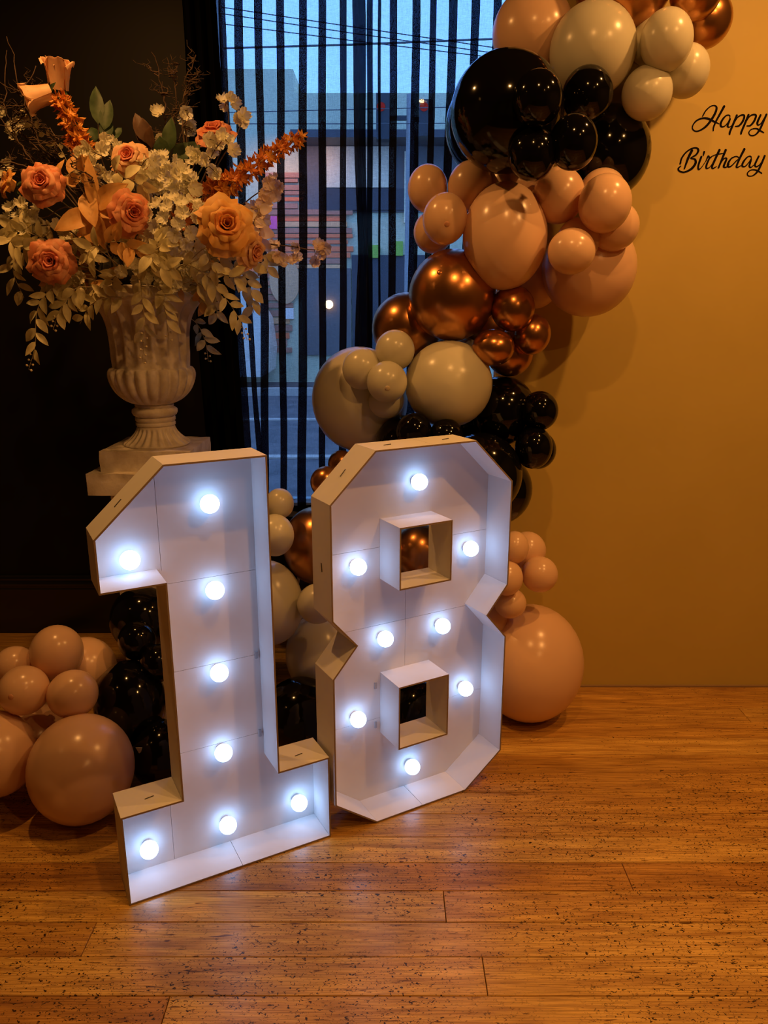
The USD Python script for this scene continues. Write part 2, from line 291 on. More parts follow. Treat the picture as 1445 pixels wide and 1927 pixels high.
# stripe edges in photo pixels: [(row, left, right), ...] top to bottom, unprojected on the curtain's plane
STR = [[(0, 411, 424), (180, 418, 432), (590, 440, 456), (900, 462, 478)], [(0, 440, 456), (280, 446, 461), (420, 451, 463), (600, 465, 475), (760, 476, 485), (860, 483, 495), (950, 489, 500)],
       [(0, 478, 493), (280, 485, 498), (600, 490, 506), (950, 491, 506)], [(0, 520, 536), (480, 522, 537), (600, 524, 538), (800, 527, 540), (950, 528, 540)],
       [(0, 562, 577), (600, 563, 578), (950, 560, 576)], [(0, 599, 613), (480, 600, 614), (600, 601, 614), (950, 600, 612)], [(0, 640, 654), (300, 640, 652), (600, 639, 653), (950, 636, 650)],
       [(0, 663, 688), (300, 668, 689), (480, 675, 691), (640, 668, 700), (950, 664, 700)], [(0, 691, 702), (480, 691, 701), (950, 690, 700)], [(0, 711, 717), (480, 712, 716), (950, 711, 716)],
       [(0, 734, 748), (440, 731, 745), (950, 726, 740)], [(0, 776, 791), (440, 769, 786), (950, 760, 776)], [(0, 810, 822), (310, 803, 815), (950, 790, 802)], [(0, 846, 862), (310, 835, 851), (950, 815, 830)],
       [(0, 887, 904), (120, 884, 899), (950, 850, 868)], [(0, 929, 944), (950, 890, 905)]]
for S in STR:
    za, xa, xb = [], [], []
    for py, l, r in [(-60, S[0][1], S[0][2])] + S:
        p, q = at(l, py, CY), at(r, py, CY); za.append(p[2]); xa.append(p[0]); xb.append(q[0])
    o = np.argsort(za); za, xa, xb = np.array(za)[o], np.array(xa)[o], np.array(xb)[o]
    def fn(u, v):
        z = sz0 + v * (2.98 - sz0); l = np.interp(z, za, xa); r = np.interp(z, za, xb); w = .0012 * np.sin(z * 9 + S[0][1])
        x = l + u * (r - l) + w
        return x, sheer_y(x) - .0045, z
    obj('curtain_stripe', grid(fn, 5, 26), M['stripe'], cur, smooth=True)
dr = thing('black_drape', 'opaque black drape hanging between the flowers and the window', 'curtain')
def drape(u, v):
    z = .03 + v * 2.95
    xl, xr = -.80 + .01 * np.sin(3 * z), np.interp(z, [.03, .94, 2.0, 2.95], [-.585, -.628, -.645, -.662])
    x = xl + u * (xr - xl)
    return x, 3.395 + .022 * np.sin(u * 19 + .4 * z) + .006 * np.sin(u * 41), z
obj('drape_cloth', grid(drape, 60, 16), M['drape'], dr, smooth=True)
obj('drape_heading', bx(-.81, -.65, 3.36, 3.44, 2.97, 3.0), M['drape'], dr)
rod = obj('curtain_rod', trimesh.creation.cylinder(.012, segment=[[-.9, 3.42, 3.02], [1.3, 3.42, 3.02]]), M['drape'], label='black curtain rod above the window', cat='curtain rod')

# ------------------------------------------------------------------ the street outside
DY = 17.0
st = obj('street_ground', bx(-40, 40, YB + .4, 60, -.25, -.02), M['asphalt'], label='dusky asphalt street outside the window', kind='structure')
def sp(px, py, y=DY): return at(px, py, y)
def rect(x0, y0, x1, y1, back, front, dy=DY):       # a block whose front face covers a photo rectangle, at distance dy
    a, b = at(x0, y1, dy), at(x1, y0, dy)
    return bx(a[0], b[0], dy - front, dy + back, a[2], b[2])
for k_, lx in enumerate((525, 600)):                  # lamps under the eaves light the red boards of the shop display
    al = UsdLux.DiskLight.Define(stage, '/World/shop_lamp_%d' % (k_ + 1)); al.CreateRadiusAttr(.12); al.CreateColorAttr(Gf.Vec3f(1, .5, .25)); al.CreateIntensityAttr((80.0, 34.0)[k_])
    al.AddTranslateOp().Set(Gf.Vec3d(*(sp(lx, 285) + np.array([0, -.75, 0])))); al.AddRotateXOp().Set(25.0)
bl = thing('street_building', 'grey rendered shop building with a stepped parapet across the street', 'building')
zr, zl = sp(600, 175)[2], sp(500, 130)[2]; xs = sp(552, 150)[0]
obj('building_wall', cat_([bx(-11, xs, DY, DY + 7, -.02, zl), bx(xs, 13, DY, DY + 7, -.02, zr)]), M['render'], bl)
obj('awning', rect(556, 262, 960, 276, 0, .9), M['dark_shop'], bl)
obj('shopfront', rect(566, 276, 945, 400, 0, .04), M['door_blue'], bl)
obj('signboard', rect(613, 277, 742, 354, 0, .09), M['pale_shop'], bl)
obj('signboard', rect(760, 286, 775, 420, 0, .09), M['pale_shop'], bl)
obj('fascia', rect(612, 356, 760, 396, 0, .10), M['dark_shop'], bl)
obj('shop_door', rect(576, 505, 660, 668, 0, .06), M['door_blue'], bl)
obj('shop_door', rect(664, 480, 800, 690, 0, .06), M['dark_shop'], bl)
rb = random.Random(3)
for i in range(16):
    y0 = 326 + i * 11.5
    if y0 < 500: obj('red_board', rect(505 + rb.uniform(-10, 5), y0, (566 if y0 < 392 else 655) + rb.uniform(-6, 10), y0 + rb.choice((6.5, 9.5)), 0, .05 + .05 * rb.random()), M['redboards'][rb.choice((0, 0, 1, 2))], bl)
for i in range(12): obj('red_board', rect(425 + rb.uniform(-5, 5), 500 + i * 14, 548 + rb.uniform(-8, 8), 500 + i * 14 + rb.choice((9, 11)), 0, .05 + .03 * rb.random()), M['redboards'][rb.choice((0, 1, 2, 2))], bl)
obj('small_sign', rect(537, 580, 553, 600, 0, .14), M['white_street'], bl)
rs = trimesh.creation.cylinder(.32, .06, sections=40); rs.apply_transform(trimesh.transformations.rotation_matrix(np.pi / 2, [1, 0, 0])); rs.apply_translation(sp(537, 528) + [0, -.12, 0])
rs.vertices[:, 2] = (rs.vertices[:, 2] - sp(537, 528)[2]) * 1.5 + sp(537, 528)[2]
obj('round_sign', rs, M['beige_street'], bl)
obj('pink_sign', rect(508, 408, 522, 432, 0, .12), plain('pink_street_paint', (.9, .12, .30), .7), bl)
fl = trimesh.creation.cylinder(.22, 1.0, sections=24); fl.apply_translation([sp(921, 105, DY + 2)[0], DY + 2, zr + .45]); obj('roof_flue', fl, M['white_street'], bl)
s = trimesh.creation.icosphere(3, .09); s.apply_translation(sp(620, 573) + [0, -.16, 0]); obj('wall_lamp', s, M['warm_lamp'], bl)
obj('green_sign', rect(743, 455, 758, 482, 0, .15), M['green_street'], bl)
obj('green_sign', rect(694, 462, 712, 486, 0, .15), M['green_street'], bl)
car = thing('parked_van', 'pale rounded van parked across the street behind the curtain', 'van', (at(428, 640, 15.2)[0], 15.2, -.02))
car_p = Polygon([(-1.0, .35), (.62, .35), (.66, .8), (.60, 1.35), (.38, 1.75), (0, 1.9), (-1.0, 1.9)]).buffer(.08)
c = upright(extrude(car_p, 1.6)); obj('van_body', c, plain('pale_van_paint', (.8, .62, .46), .35), car)
for wx in (-.6,):
    w = trimesh.creation.cylinder(.3, .2, sections=28); w.apply_transform(trimesh.transformations.rotation_matrix(np.pi / 2, [1, 0, 0])); w.apply_translation([wx, .1, .32]); obj('wheel', w, M['dark_street'], car)
obj('van_window', bx(-.9, .25, -.03, .02, 1.1, 1.6), M['dark_street'], car)
for py, h in ((742, .14), (858, .02), (788, .02)):
    d = ray(722, py); yy = (-1.58 / d[2]) * d[1]
    obj('kerb', bx(-20, 20, yy - .08, yy + .08, -.03, h - .02), M['kerb'], label={742: 'far kerb of the street below the shop building', 858: 'pale line nearest the window on the street', 788: 'pale line in the middle of the street'}[py], kind='structure')
ts = thing('traffic_signal', 'grey street pole with two dark signal heads seen through the curtain', 'traffic signal', (at(769, 600, 12)[0], 12, -.02))
px0 = at(769, 600, 12)[0]; zt = at(760, 175, 12)[2]
obj('pole', lathe([(.075, 0), (.07, 2), (.055, zt)], 20), M['metal_street'], ts, smooth=40)
for hx, y0, y1 in ((720, 176, 262), (800, 188, 256)):
    a, b = at(hx - 12, y1, 12), at(hx + 14, y0, 12)
    hd = obj('signal_head', bx(a[0] - px0, b[0] - px0, -.12, .12, a[2], b[2]), M['dark_street'], ts)
    obj('bracket', bx(min(a[0] - px0, 0), max(b[0] - px0, 0), -.02, .02, (a[2] + b[2]) / 2 - .03, (a[2] + b[2]) / 2 + .03), M['dark_street'], ts)
    r = trimesh.creation.icosphere(2, .06); r.apply_translation([at(hx - 3, 202, 12)[0] - px0, -.12, at(hx, 202, 12)[2]]); obj('signal_lamp', r, M['red_lamp'], ts)
WIRES = [((380, 92), (660, 84), (960, 72), 'lowest dark cable crossing the sky'), ((380, 20), (660, 62), (960, 104), 'steeper thin cable crossing the sky'), ((380, 8), (660, 50), (960, 94), 'upper thin cable crossing the sky'),
         ((380, 40), (660, 76), (960, 112), 'lower thin cable crossing the sky'), ((380, 213), (660, 206), (960, 199), 'cable in front of the grey parapet'), ((380, 233), (660, 233), (960, 231), 'lower cable in front of the grey building wall')]
for k, (a, b, c, lab) in enumerate(WIRES):
    P = np.array([at(*a, 11), at(*b, 11), at(*c, 11)]); P = np.vstack([P[0] + (P[0] - P[1]) * 4, P, P[2] + (P[2] - P[1]) * 4])
    obj('overhead_cable', tube(P, .012 if k in (0,) else .006, 6), M['wire'], label=lab, cat='cable')

# ------------------------------------------------------------------ the wall panel with its lettering
PX0, PX1, PY = .43, 1.655, 2.995
pan = thing('backdrop_panel', 'tall cream backdrop board standing behind the balloon garland', 'backdrop board', (0, 0, 0))
obj('board_face', bx(PX0, PX1, PY, PY + .018, .006, 2.9), M['panel'], pan)
obj('board_frame', cat_([bx(PX0, PX0 + .04, PY + .018, PY + .05, .006, 2.9), bx(PX1 - .04, PX1, PY + .018, PY + .05, .006, 2.9), bx(PX0, PX1, PY + .018, PY + .05, 2.86, 2.9)]), M['panel_edge'], pan)
for x in (PX0 + .1, PX1 - .14):
    obj('board_foot', cat_([bx(x, x + .04, PY + .05, PY + .40, 0, .05), bx(x, x + .04, PY + .05, PY + .09, 0, .6)]), M['panel_edge'], pan)
obj('bottom_strip', bx(PX0, PX1 + .3, PY - .012, PY + .03, 0, .006), M['panel_edge'], pan)
K = .14187
def stroke(pts):
    P = spline(pts, 7); out = []
    for a, b in zip(P[:-1], P[1:]):
        out.append(unary_union([Point(a[0], a[1]).buffer(a[2] * .58, 8), Point(b[0], b[1]).buffer(b[2] * .58, 8)]).convex_hull)
    return unary_union(out)
LET = [('happy', [
  [[(578,412,14),(620,340,14),(680,285,12),(735,272,12),(762,300,20),(745,370,25),(690,465,25),(620,550,23),(540,603,17),(480,612,14),(443,580,12),(450,530,14),(500,470,17),(580,440,20),(650,447,24),(720,480,21),(795,515,8)], [(862,284,26),(810,380,23),(755,480,20),(722,560,17),(718,606,13)]],
  [[(938,442,8),(935,404,12),(890,405,15),(840,460,21),(815,520,23),(828,553,18),(870,545,12),(915,495,12),(940,450,18),(926,490,21),(908,540,20),(925,560,13),(965,538,8)]],
  [[(1030,402,22),(990,500,23),(940,620,22),(935,653,18)], [(985,522,10),(1040,430,13),(1100,398,18),(1130,412,21),(1110,480,23),(1060,540,18),(1012,548,11)]],
  [[(1185,396,22),(1142,500,23),(1092,620,22),(1086,648,18)], [(1140,512,10),(1195,422,13),(1250,392,18),(1284,406,21),(1262,475,23),(1212,535,18),(1165,543,11)]],
  [[(1345,400,22),(1305,490,23),(1310,530,16),(1350,510,11),(1392,440,9)], [(1423,390,21),(1380,490,23),(1330,600,22),(1270,663,14),(1212,668,12),(1190,630,12),(1225,587,12),(1290,578,16),(1340,605,18),(1386,632,12)]]]),
 ('birthday', [
  [[(435,870,28),(385,970,27),(335,1110,15)], [(280,1045,18),(300,970,18),(360,890,16),(440,840,16),(500,836,18),(520,870,23),(490,925,19),(420,970,12),(475,985,20),(482,1040,26),(430,1110,25),(340,1155,18),(275,1145,18),(254,1110,18),(285,1076,13)]],
  [[(560,952,22),(522,1060,21),(522,1118,18),(560,1095,9),(620,1010,8)], [(598,887,22),(585,938,11)]],
  [[(620,1010,10),(650,945,18),(668,962,16),(690,962,12)], [(672,960,18),(632,1050,21),(626,1103,18),(665,1095,9),(702,1050,8)]],
  [[(800,862,26),(745,980,24),(702,1080,22),(716,1106,16),(762,1080,8)], [(690,950,8),(760,922,12),(860,905,10)]],
  [[(883,862,26),(835,980,23),(787,1098,18)], [(810,1050,8),(860,977,12),(895,977,18),(870,1040,23),(856,1083,20),(890,1090,12),(930,1050,8)]],
  [[(1062,985,9),(1045,953,11),(1005,950,13),(955,977,16),(915,1040,23),(917,1083,21),(960,1072,13),(1030,1000,12),(1062,985,12)], [(1130,852,26),(1075,960,23),(1028,1070,20),(1037,1093,15),(1082,1070,8)]],
  [[(1223,982,8),(1215,947,12),(1170,956,14),(1117,1020,21),(1102,1073,20),(1142,1078,12),(1195,1020,11),(1220,988,18),(1197,1070,20),(1216,1093,12),(1257,1060,8)]],
  [[(1320,947,20),(1272,1050,21),(1286,1083,16),(1330,1060,11),(1372,1000,8)], [(1400,940,22),(1350,1060,23),(1302,1150,21),(1240,1203,12),(1182,1204,12),(1172,1166,12),(1220,1127,12),(1290,1130,16),(1360,1170,13)]]])]
# the traced strokes are laid out on the panel's own plane, in metres
def panel_xz(p):
    q = at(1240 + p[0] * K, 160 + p[1] * K, PY); return q[0], q[2]
for word, letters in LET:
    th = thing(word + '_lettering', {'happy': 'black script lettering reading Happy on the cream board', 'birthday': 'black script lettering reading Birthday on the cream board'}[word], 'lettering')
    for ls in letters:
        poly = unary_union([stroke(s) for s in ls]).simplify(.6)
        gs = getattr(poly, 'geoms', [poly]); ps = []
        for g in gs: ps.append(Polygon([panel_xz(c) for c in g.exterior.coords], [[panel_xz(c) for c in h.coords] for h in g.interiors]))
        m = upright(extrude(unary_union([p.buffer(0) for p in ps]), .0012)); m.fix_normals(); m.apply_translation([0, PY - .0015, 0])
        obj('letter', m, M['ink'], th)

# ------------------------------------------------------------------ the light-up numbers
TH, DEP = .005, .1255
def number(name, label, loc, a, outline, holes, seams, bulbs, splits, slots, tabs):
    t = thing(name, label, 'light-up number', loc, a)
    full = Polygon(outline, holes)
    inner = full.buffer(-TH, join_style=2)
    cuts = unary_union([LineString(s).buffer(.0005, cap_style=2) for s in seams]) if seams else None
    pieces = inner.difference(cuts)
    for g in getattr(pieces, 'geoms', [pieces]):
        if g.area < 1e-4: continue
        m = upright(extrude(g, TH)); m.fix_normals(); m.apply_translation([0, DEP - TH - .001, 0]); obj('back_panel', m, M['board'], t)
    m = upright(extrude(full.buffer(-.001, join_style=2), .001)); m.fix_normals(); m.apply_translation([0, DEP - .001, 0]); obj('backing_sheet', m, M['board'], t)
    for ring, sign in [(outline, 1)] + [(h, -1) for h in holes]:
        P = np.array(ring, float)
        if Polygon(P).exterior.is_ccw is False: P = P[::-1]
        off = np.array(Polygon(P).buffer(-TH * sign, join_style=2).exterior.coords)[:-1]
        n = len(P)
        def near(q): return off[np.argmin(np.linalg.norm(off - q, axis=1))]
        for i in range(n):
            p, q = P[i], P[(i + 1) % n]
            ps, qs = near(p), near(q)
            parts = [(0, 1)]
            for (sx, sz) in splits:
                d = q - p; L2 = d @ d; f = ((np.array([sx, sz]) - p) @ d) / L2
                if 0.02 < f < .98 and np.linalg.norm(p + f * d - [sx, sz]) < .004: parts = [(0, f - .0004 / math.sqrt(L2)), (f + .0004 / math.sqrt(L2), 1)]
            for f0, f1 in parts:
                quad = np.array([p + f0 * (q - p), p + f1 * (q - p), ps + f1 * (qs - ps), ps + f0 * (qs - ps)])
                # a shallow bevel on the outer front edge catches light
                g = Polygon(quad).buffer(-.00025, join_style=2)
                m = upright(extrude(g, DEP - .0015)); m.fix_normals(); m.apply_translation([0, .0008, 0]); sp_ = obj('side_board', m, M['board'], t)
                m = upright(extrude(g, .0012)); m.fix_normals(); m.apply_translation([0, -.0004, 0]); obj('board_edge', m, M['board_edge'], sp_)
    for u, z in bulbs:
        s = trimesh.creation.icosphere(3, .0258); s.apply_translation([u, .090, z]); b = obj('bulb', s, M['bulb'], t, smooth=True)
        c = lathe([(.015, 0), (.015, .006), (.0165, .007), (.0165, .012)], 20); c.apply_transform(trimesh.transformations.rotation_matrix(np.pi / 2, [1, 0, 0])); c.apply_translation([u, .1205, z])
        obj('bulb_socket', c, M['socket'], b, smooth=40)
    for (u0, z0), (u1, z1), dd in slots:                      # wire staples across the joins of the side boards
        d = np.array([u1 - u0, z1 - z0]); 
        P = [(u0, dd, z0), (u1, dd, z1)]
        obj('staple', tube(np.array([[u0, dd - .002, z0], [(u0 + u1) / 2, dd, (z0 + z1) / 2], [u1, dd + .002, z1]]), .0012, 6), M['slot'], t)
    for u, z in tabs:
        obj('tab', bx(u - .004, u + .004, DEP - TH - .006, DEP - TH - .001, z - .011, z + .011), M['tab'], t)
    return t
o1 = [(-.301, 0), (.301, 0), (.301, .276), (.1437, .276), (.1437, 1.2089), (-.122, 1.2089), (-.298, 1.042), (-.298, .9018), (-.1387, .9018), (-.1387, .276), (-.301, .276)]
number('number_one', 'white board marquee number one with eight lit bulbs', (-.429, 1.8806, .0012), .4918, o1, [],
       [[(-.1387, .86), (.15, .86)], [(-.15, .60), (.15, .60)], [(-.15, .345), (.15, .345)], [(-.122, .90), (-.122, 1.21)], [(-.3, .09), (-.12, .09)] if 0 else [(-.15, .276), (-.15, 0)]],
       [(0.011, 1.074), (-0.204, 0.951), (0.011, 0.83), (0.009, 0.583), (0.007, 0.329), (0.007, 0.084), (0.235, 0.083), (-0.223, 0.086)],
       [(0.02, 0)], [((-.228, .2772), (-.203, .2772), .055), ((.212, .2772), (.237, .2772), .055), ((-.2345, 1.1034), (-.2165, 1.1204), .06)], [(.128, .60), (.128, .345), (-.125, .56), (-.125, .30)])
W8, W2, WW, WH = .3143, .171, .2376, .0873
o8 = [(-W2, 0), (W2, 0), (W8, .1102), (W8, .5336), (WW, .6226), (W8, .7133), (W8, 1.0564), (W2, 1.1954), (-W2, 1.1954), (-W8, 1.0564), (-W8, .7133), (-WW, .6226), (-W8, .5336), (-W8, .1102)]
h8 = [[(-WH, .7723), (WH, .7723), (WH, .9556), (-WH, .9556)], [(-WH, .2406), (WH, .2406), (WH, .4461), (-WH, .4461)]]
number('number_eight', 'white board marquee number eight with eight lit bulbs', (.1262, 2.1700, .0012), .511, o8, h8,
       [[(0, .4461), (0, .7723)], [(-.33, .87), (-WH, .87)], [(WH, .87), (.33, .87)], [(-.33, .615), (.33, .615)], [(-.33, .29), (-WH, .29)], [(WH, .29), (.33, .29)]],
       [(0.029, 1.066), (0.228, 0.823), (-0.182, 0.83), (0.125, 0.575), (-0.089, 0.577), (0.224, 0.324), (-0.187, 0.324), (0.015, 0.089)],
       [(.02, 1.1954), (.0, 0)], [((-.253, 1.1195), (-.2342, 1.1377), .06), ((-.3155, .847), (-.3155, .873), .06), ((-.113, 1.1966), (-.087, 1.1966), .06), ((.087, 1.1966), (.113, 1.1966), .06)], [(-.11, .41), (-.11, .27)])

# ------------------------------------------------------------------ balloons
BAL = [
('blush', 0.487, 2.821, 2.444, 0.1320, 0.1320, 'big blush balloon cut by the top edge above the largest black one'),
('cream', 0.656, 2.700, 2.360, 0.1336, 0.1370, 'big cream balloon near the top between the blush one and the copper ones'),
('copper', 0.755, 2.753, 2.575, 0.1534, 0.1534, 'big chrome copper balloon cut off by the top edge of the photo'),
('copper', 0.963, 2.698, 2.516, 0.0771, 0.0771, 'small copper balloon at the top edge right of the big cut-off copper one'),
('copper', 1.039, 2.801, 2.475, 0.0825, 0.0842, 'round copper balloon at the upper right end of the garland'),
('cream', 0.857, 2.613, 2.361, 0.0774, 0.0870, 'front cream balloon below the copper ones at upper right'),
('cream', 0.860, 2.741, 2.396, 0.0761, 0.0761, 'cream balloon mostly hidden behind the front cream one at upper right'),
('cream', 0.963, 2.721, 2.306, 0.0712, 0.0796, 'cream balloon furthest right, close to the birthday lettering'),
('cream', 0.825, 2.660, 2.228, 0.0767, 0.0800, 'lowest of the small cream balloons above the right-hand black balloon'),
('cream', 0.834, 2.877, 2.330, 0.1077, 0.1077, 'shaded cream balloon set back behind the small cream cluster'),
('black', 0.370, 2.537, 2.145, 0.1696, 0.1712, 'largest black balloon on the left of the upper black cluster'),
('black', 0.374, 2.819, 2.165, 0.1678, 0.1714, 'black balloon peeping out behind the left rim of the largest black one'),
('black', 0.426, 2.344, 2.138, 0.0677, 0.0736, 'small glossy black balloon in front of the largest black one, upper left of the four'),
('black', 0.625, 2.604, 2.210, 0.0768, 0.0817, 'small glossy black balloon at the upper right of the black cluster'),
('black', 0.541, 2.385, 2.034, 0.0683, 0.0759, 'small glossy black balloon at the lower right of the four, above the blush ones'),
('black', 0.429, 2.404, 2.006, 0.0691, 0.0737, 'small black balloon at the lower left of the four, half in shade'),
('black', 0.755, 2.793, 2.080, 0.1355, 0.1480, 'large black balloon on the right of the upper black cluster'),
('blush', 0.147, 2.760, 1.963, 0.0677, 0.0766, 'leftmost small blush balloon against the striped curtain'),
('blush', 0.283, 2.703, 1.963, 0.0732, 0.0785, 'small blush balloon under the rim of the largest black one'),
('blush', 0.195, 2.610, 1.852, 0.0715, 0.0800, 'front small blush balloon with a nub, against the curtain'),
('blush', 0.170, 2.800, 1.829, 0.0678, 0.0715, 'small blush balloon half hidden below the one with a nub'),
('blush', 0.392, 2.630, 1.799, 0.1363, 0.1673, 'big upright blush balloon in the middle of the garland'),
('blush', 0.555, 2.610, 1.922, 0.0811, 0.0862, 'small blush balloon right under the small black ones'),
('blush', 0.675, 2.504, 1.885, 0.0796, 0.0861, 'pale pink front balloon on the right of the blush cluster'),
('blush', 0.713, 2.685, 1.941, 0.0746, 0.0746, 'blush balloon showing as a rim above the pale pink one'),
('blush', 0.738, 2.609, 1.829, 0.0785, 0.0767, 'blush balloon half behind the pale pink one, near the wall shadow'),
('blush', 0.578, 2.488, 1.745, 0.0721, 0.0688, 'small blush balloon in front of the big lower right blush one'),
('blush', 0.620, 2.591, 1.783, 0.0680, 0.0714, 'blush balloon just behind the small one at the centre right'),
('blush', 0.705, 2.762, 1.708, 0.1592, 0.1628, 'big blush balloon at the lower right of the blush cluster'),
('blush', 0.545, 2.892, 1.668, 0.0923, 0.0962, 'blush balloon in the shade between the two big blush ones'),
('blush', 0.417, 2.745, 1.966, 0.0921, 0.0921, 'shaded blush balloon between the largest black and the big upright blush one'),
('copper', 0.232, 2.702, 1.617, 0.1481, 0.1517, 'largest chrome copper balloon with two bright highlights'),
('copper', 0.083, 2.840, 1.505, 0.1266, 0.1266, 'chrome copper balloon at the left edge of the copper cluster, behind the cream ones'),
('copper', 0.432, 2.653, 1.575, 0.0730, 0.0766, 'small copper balloon right of the largest copper one'),
('copper', 0.506, 2.686, 1.489, 0.0636, 0.0691, 'small copper balloon at the right end of the copper cluster'),
('copper', 0.366, 2.620, 1.448, 0.0712, 0.0606, 'small wide copper balloon above the big cream one'),
('copper', 0.447, 2.773, 1.422, 0.0831, 0.0831, 'copper balloon at the bottom of the copper cluster, above the black ones'),
('cream', -0.089, 2.838, 1.249, 0.1767, 0.1924, 'biggest cream balloon at the left edge of the garland by the curtain'),
('cream', 0.222, 2.657, 1.323, 0.1499, 0.1481, 'big cream balloon above the top of the number eight'),
('cream', 0.037, 2.640, 1.438, 0.0665, 0.0683, 'upper of the three small cream balloons in the middle'),
('cream', -0.075, 2.644, 1.376, 0.0670, 0.0706, 'left of the three small cream balloons in the middle'),
('cream', 0.010, 2.576, 1.338, 0.0673, 0.0691, 'lowest of the three small cream balloons in the middle'),
('cream', 0.008, 2.658, 1.264, 0.0625, 0.0589, 'shaded cream balloon just under the lowest of the three small ones'),
('cream', 0.290, 2.840, 1.382, 0.0951, 0.0931, 'cream balloon showing as a rim behind the big one above the number eight'),
('black', 0.430, 2.795, 1.213, 0.1242, 0.1261, 'large black balloon right of the big cream one'),
('black', 0.545, 2.683, 1.228, 0.0652, 0.0689, 'small glossy black balloon furthest right in the lower black cluster'),
('black', 0.526, 2.657, 1.102, 0.0654, 0.0747, 'front small black balloon above the panel side of the number eight'),
('black', 0.563, 2.763, 1.074, 0.0661, 0.0700, 'black balloon showing as a dark rim behind the front small one'),
('black', 0.341, 2.647, 1.007, 0.1465, 0.1484, 'large black balloon behind the upper right corner of the number eight'),
('black', 0.427, 2.847, 0.908, 0.1381, 0.1381, 'black balloon beside the wall, behind the right edge of the number eight'),
('black', 0.101, 2.560, 1.172, 0.0609, 0.0645, 'small glossy black balloon over the middle of the number eight'),
('black', 0.209, 2.560, 1.154, 0.0592, 0.0628, 'small glossy black balloon just right of the middle over the number eight'),
('black', 0.302, 2.898, 1.141, 0.0890, 0.0890, 'black balloon deep in the shade under the big cream one, above the number eight'),
('copper', 0.379, 2.867, 1.496, 0.0814, 0.0814, 'dark copper balloon deep between the largest and the small copper ones'),
('black', 0.065, 2.680, 1.114, 0.0941, 0.0978, 'black balloon half hidden at the left over the number eight'),
('copper', -0.201, 2.600, 0.991, 0.0555, 0.0555, 'small copper balloon at the upper left corner of the number eight'),
('copper', -0.157, 2.760, 1.023, 0.0488, 0.0507, 'dark copper balloon peeping above the sloping corner of the number eight'),
('copper', -0.248, 2.740, 0.716, 0.1316, 0.1475, 'large copper balloon between the two numbers'),
('cream', -0.369, 2.620, 0.908, 0.0507, 0.0545, 'upper small cream balloon right of the number one'),
('cream', -0.378, 2.540, 0.816, 0.0663, 0.0736, 'lower small cream balloon right of the number one'),
('cream', -0.418, 2.600, 0.542, 0.1236, 0.1545, 'large upright cream balloon partly hidden by the number one'),
('cream', -0.233, 2.500, 0.578, 0.0706, 0.0706, 'small cream balloon left of the notch of the number eight'),
('cream', -0.243, 2.660, 0.307, 0.1288, 0.1550, 'shaded cream balloon low between the two numbers'),
('black', -0.299, 2.469, 0.148, 0.1493, 0.1493, 'large black balloon at the floor between the two numbers'),
('copper', 0.141, 2.780, 0.674, 0.1176, 0.1217, 'copper balloon seen through the upper window of the number eight'),
('black', 0.137, 2.550, 0.127, 0.1262, 0.1302, 'black balloon seen through the lower window of the number eight'),
('blush', 0.475, 2.660, 0.733, 0.0523, 0.0600, 'upper small blush balloon right of the number eight'),
('blush', 0.550, 2.800, 0.676, 0.0714, 0.0735, 'blush balloon set back against the wall panel, right of the number eight'),
('blush', 0.581, 2.700, 0.615, 0.0675, 0.0675, 'small blush balloon furthest right above the big floor one'),
('blush', 0.444, 2.620, 0.631, 0.0598, 0.0656, 'small blush balloon at the right edge of the number eight, below the upper one'),
('blush', 0.469, 2.660, 0.516, 0.0593, 0.0573, 'small blush balloon resting on the big floor one'),
('blush', 0.415, 2.745, 0.414, 0.0615, 0.0656, 'dim blush balloon behind the waist of the number eight'),
('blush', 0.574, 2.765, 0.223, 0.2099, 0.2308, 'biggest blush balloon standing on the floor by the wall panel'),
('blush', -1.117, 2.400, 0.441, 0.0871, 0.0925, 'topmost of the blush balloons on the floor at left'),
('blush', -1.267, 2.400, 0.388, 0.0693, 0.0693, 'blush balloon at the left edge of the photo, upper one'),
('blush', -1.169, 2.250, 0.377, 0.0794, 0.0794, 'front small blush balloon at the left, above the big ones'),
('blush', -1.012, 2.250, 0.364, 0.0795, 0.0778, 'small wide blush balloon between the left cluster and the black ones'),
('blush', -1.078, 2.520, 0.322, 0.1092, 0.1112, 'set-back blush balloon behind the topmost one at left'),
('blush', -0.958, 2.130, 0.168, 0.1615, 0.1699, 'biggest blush balloon on the floor beside the foot of the number one'),
('blush', -1.244, 2.171, 0.195, 0.1228, 0.1364, 'large blush balloon cut by the left edge of the photo'),
('blush', -1.205, 2.366, 0.140, 0.1182, 0.1145, 'blush balloon in the shade behind the two large floor ones'),
('black', -0.882, 2.398, 0.251, 0.1219, 0.1478, 'large matt black balloon left of the stem of the number one'),
('black', -0.868, 2.482, 0.447, 0.0654, 0.0691, 'small glossy black balloon under the flag of the number one'),
('black', -0.786, 2.432, 0.384, 0.0628, 0.0665, 'small glossy black balloon against the stem of the number one'),
('black', -0.895, 2.637, 0.462, 0.1182, 0.1221, 'black balloon in the dark under the flag of the number one'),
('black', -0.754, 2.300, 0.113, 0.1048, 0.1156, 'black balloon at the floor left of the stem of the number one'),
]
def balloon_mesh(rx, ry, n=40, k=26):
    """latex balloon, neck towards +z (local); rx, ry its half width and half height seen from the front"""
    rz = (rx + ry) / 2
    th = np.linspace(0.02, np.pi - .12, k)
    r = np.sin(th); z = -np.cos(th)
    tail = np.clip((z - .55) / .45, 0, 1)
    r = r * (1 - .10 * tail); z = z * (1 + .07 * tail)
    m = lathe(np.c_[r, z], n); m.vertices *= [rx, ry, rz]; return m
FLAT = {}
br = random.Random(11)
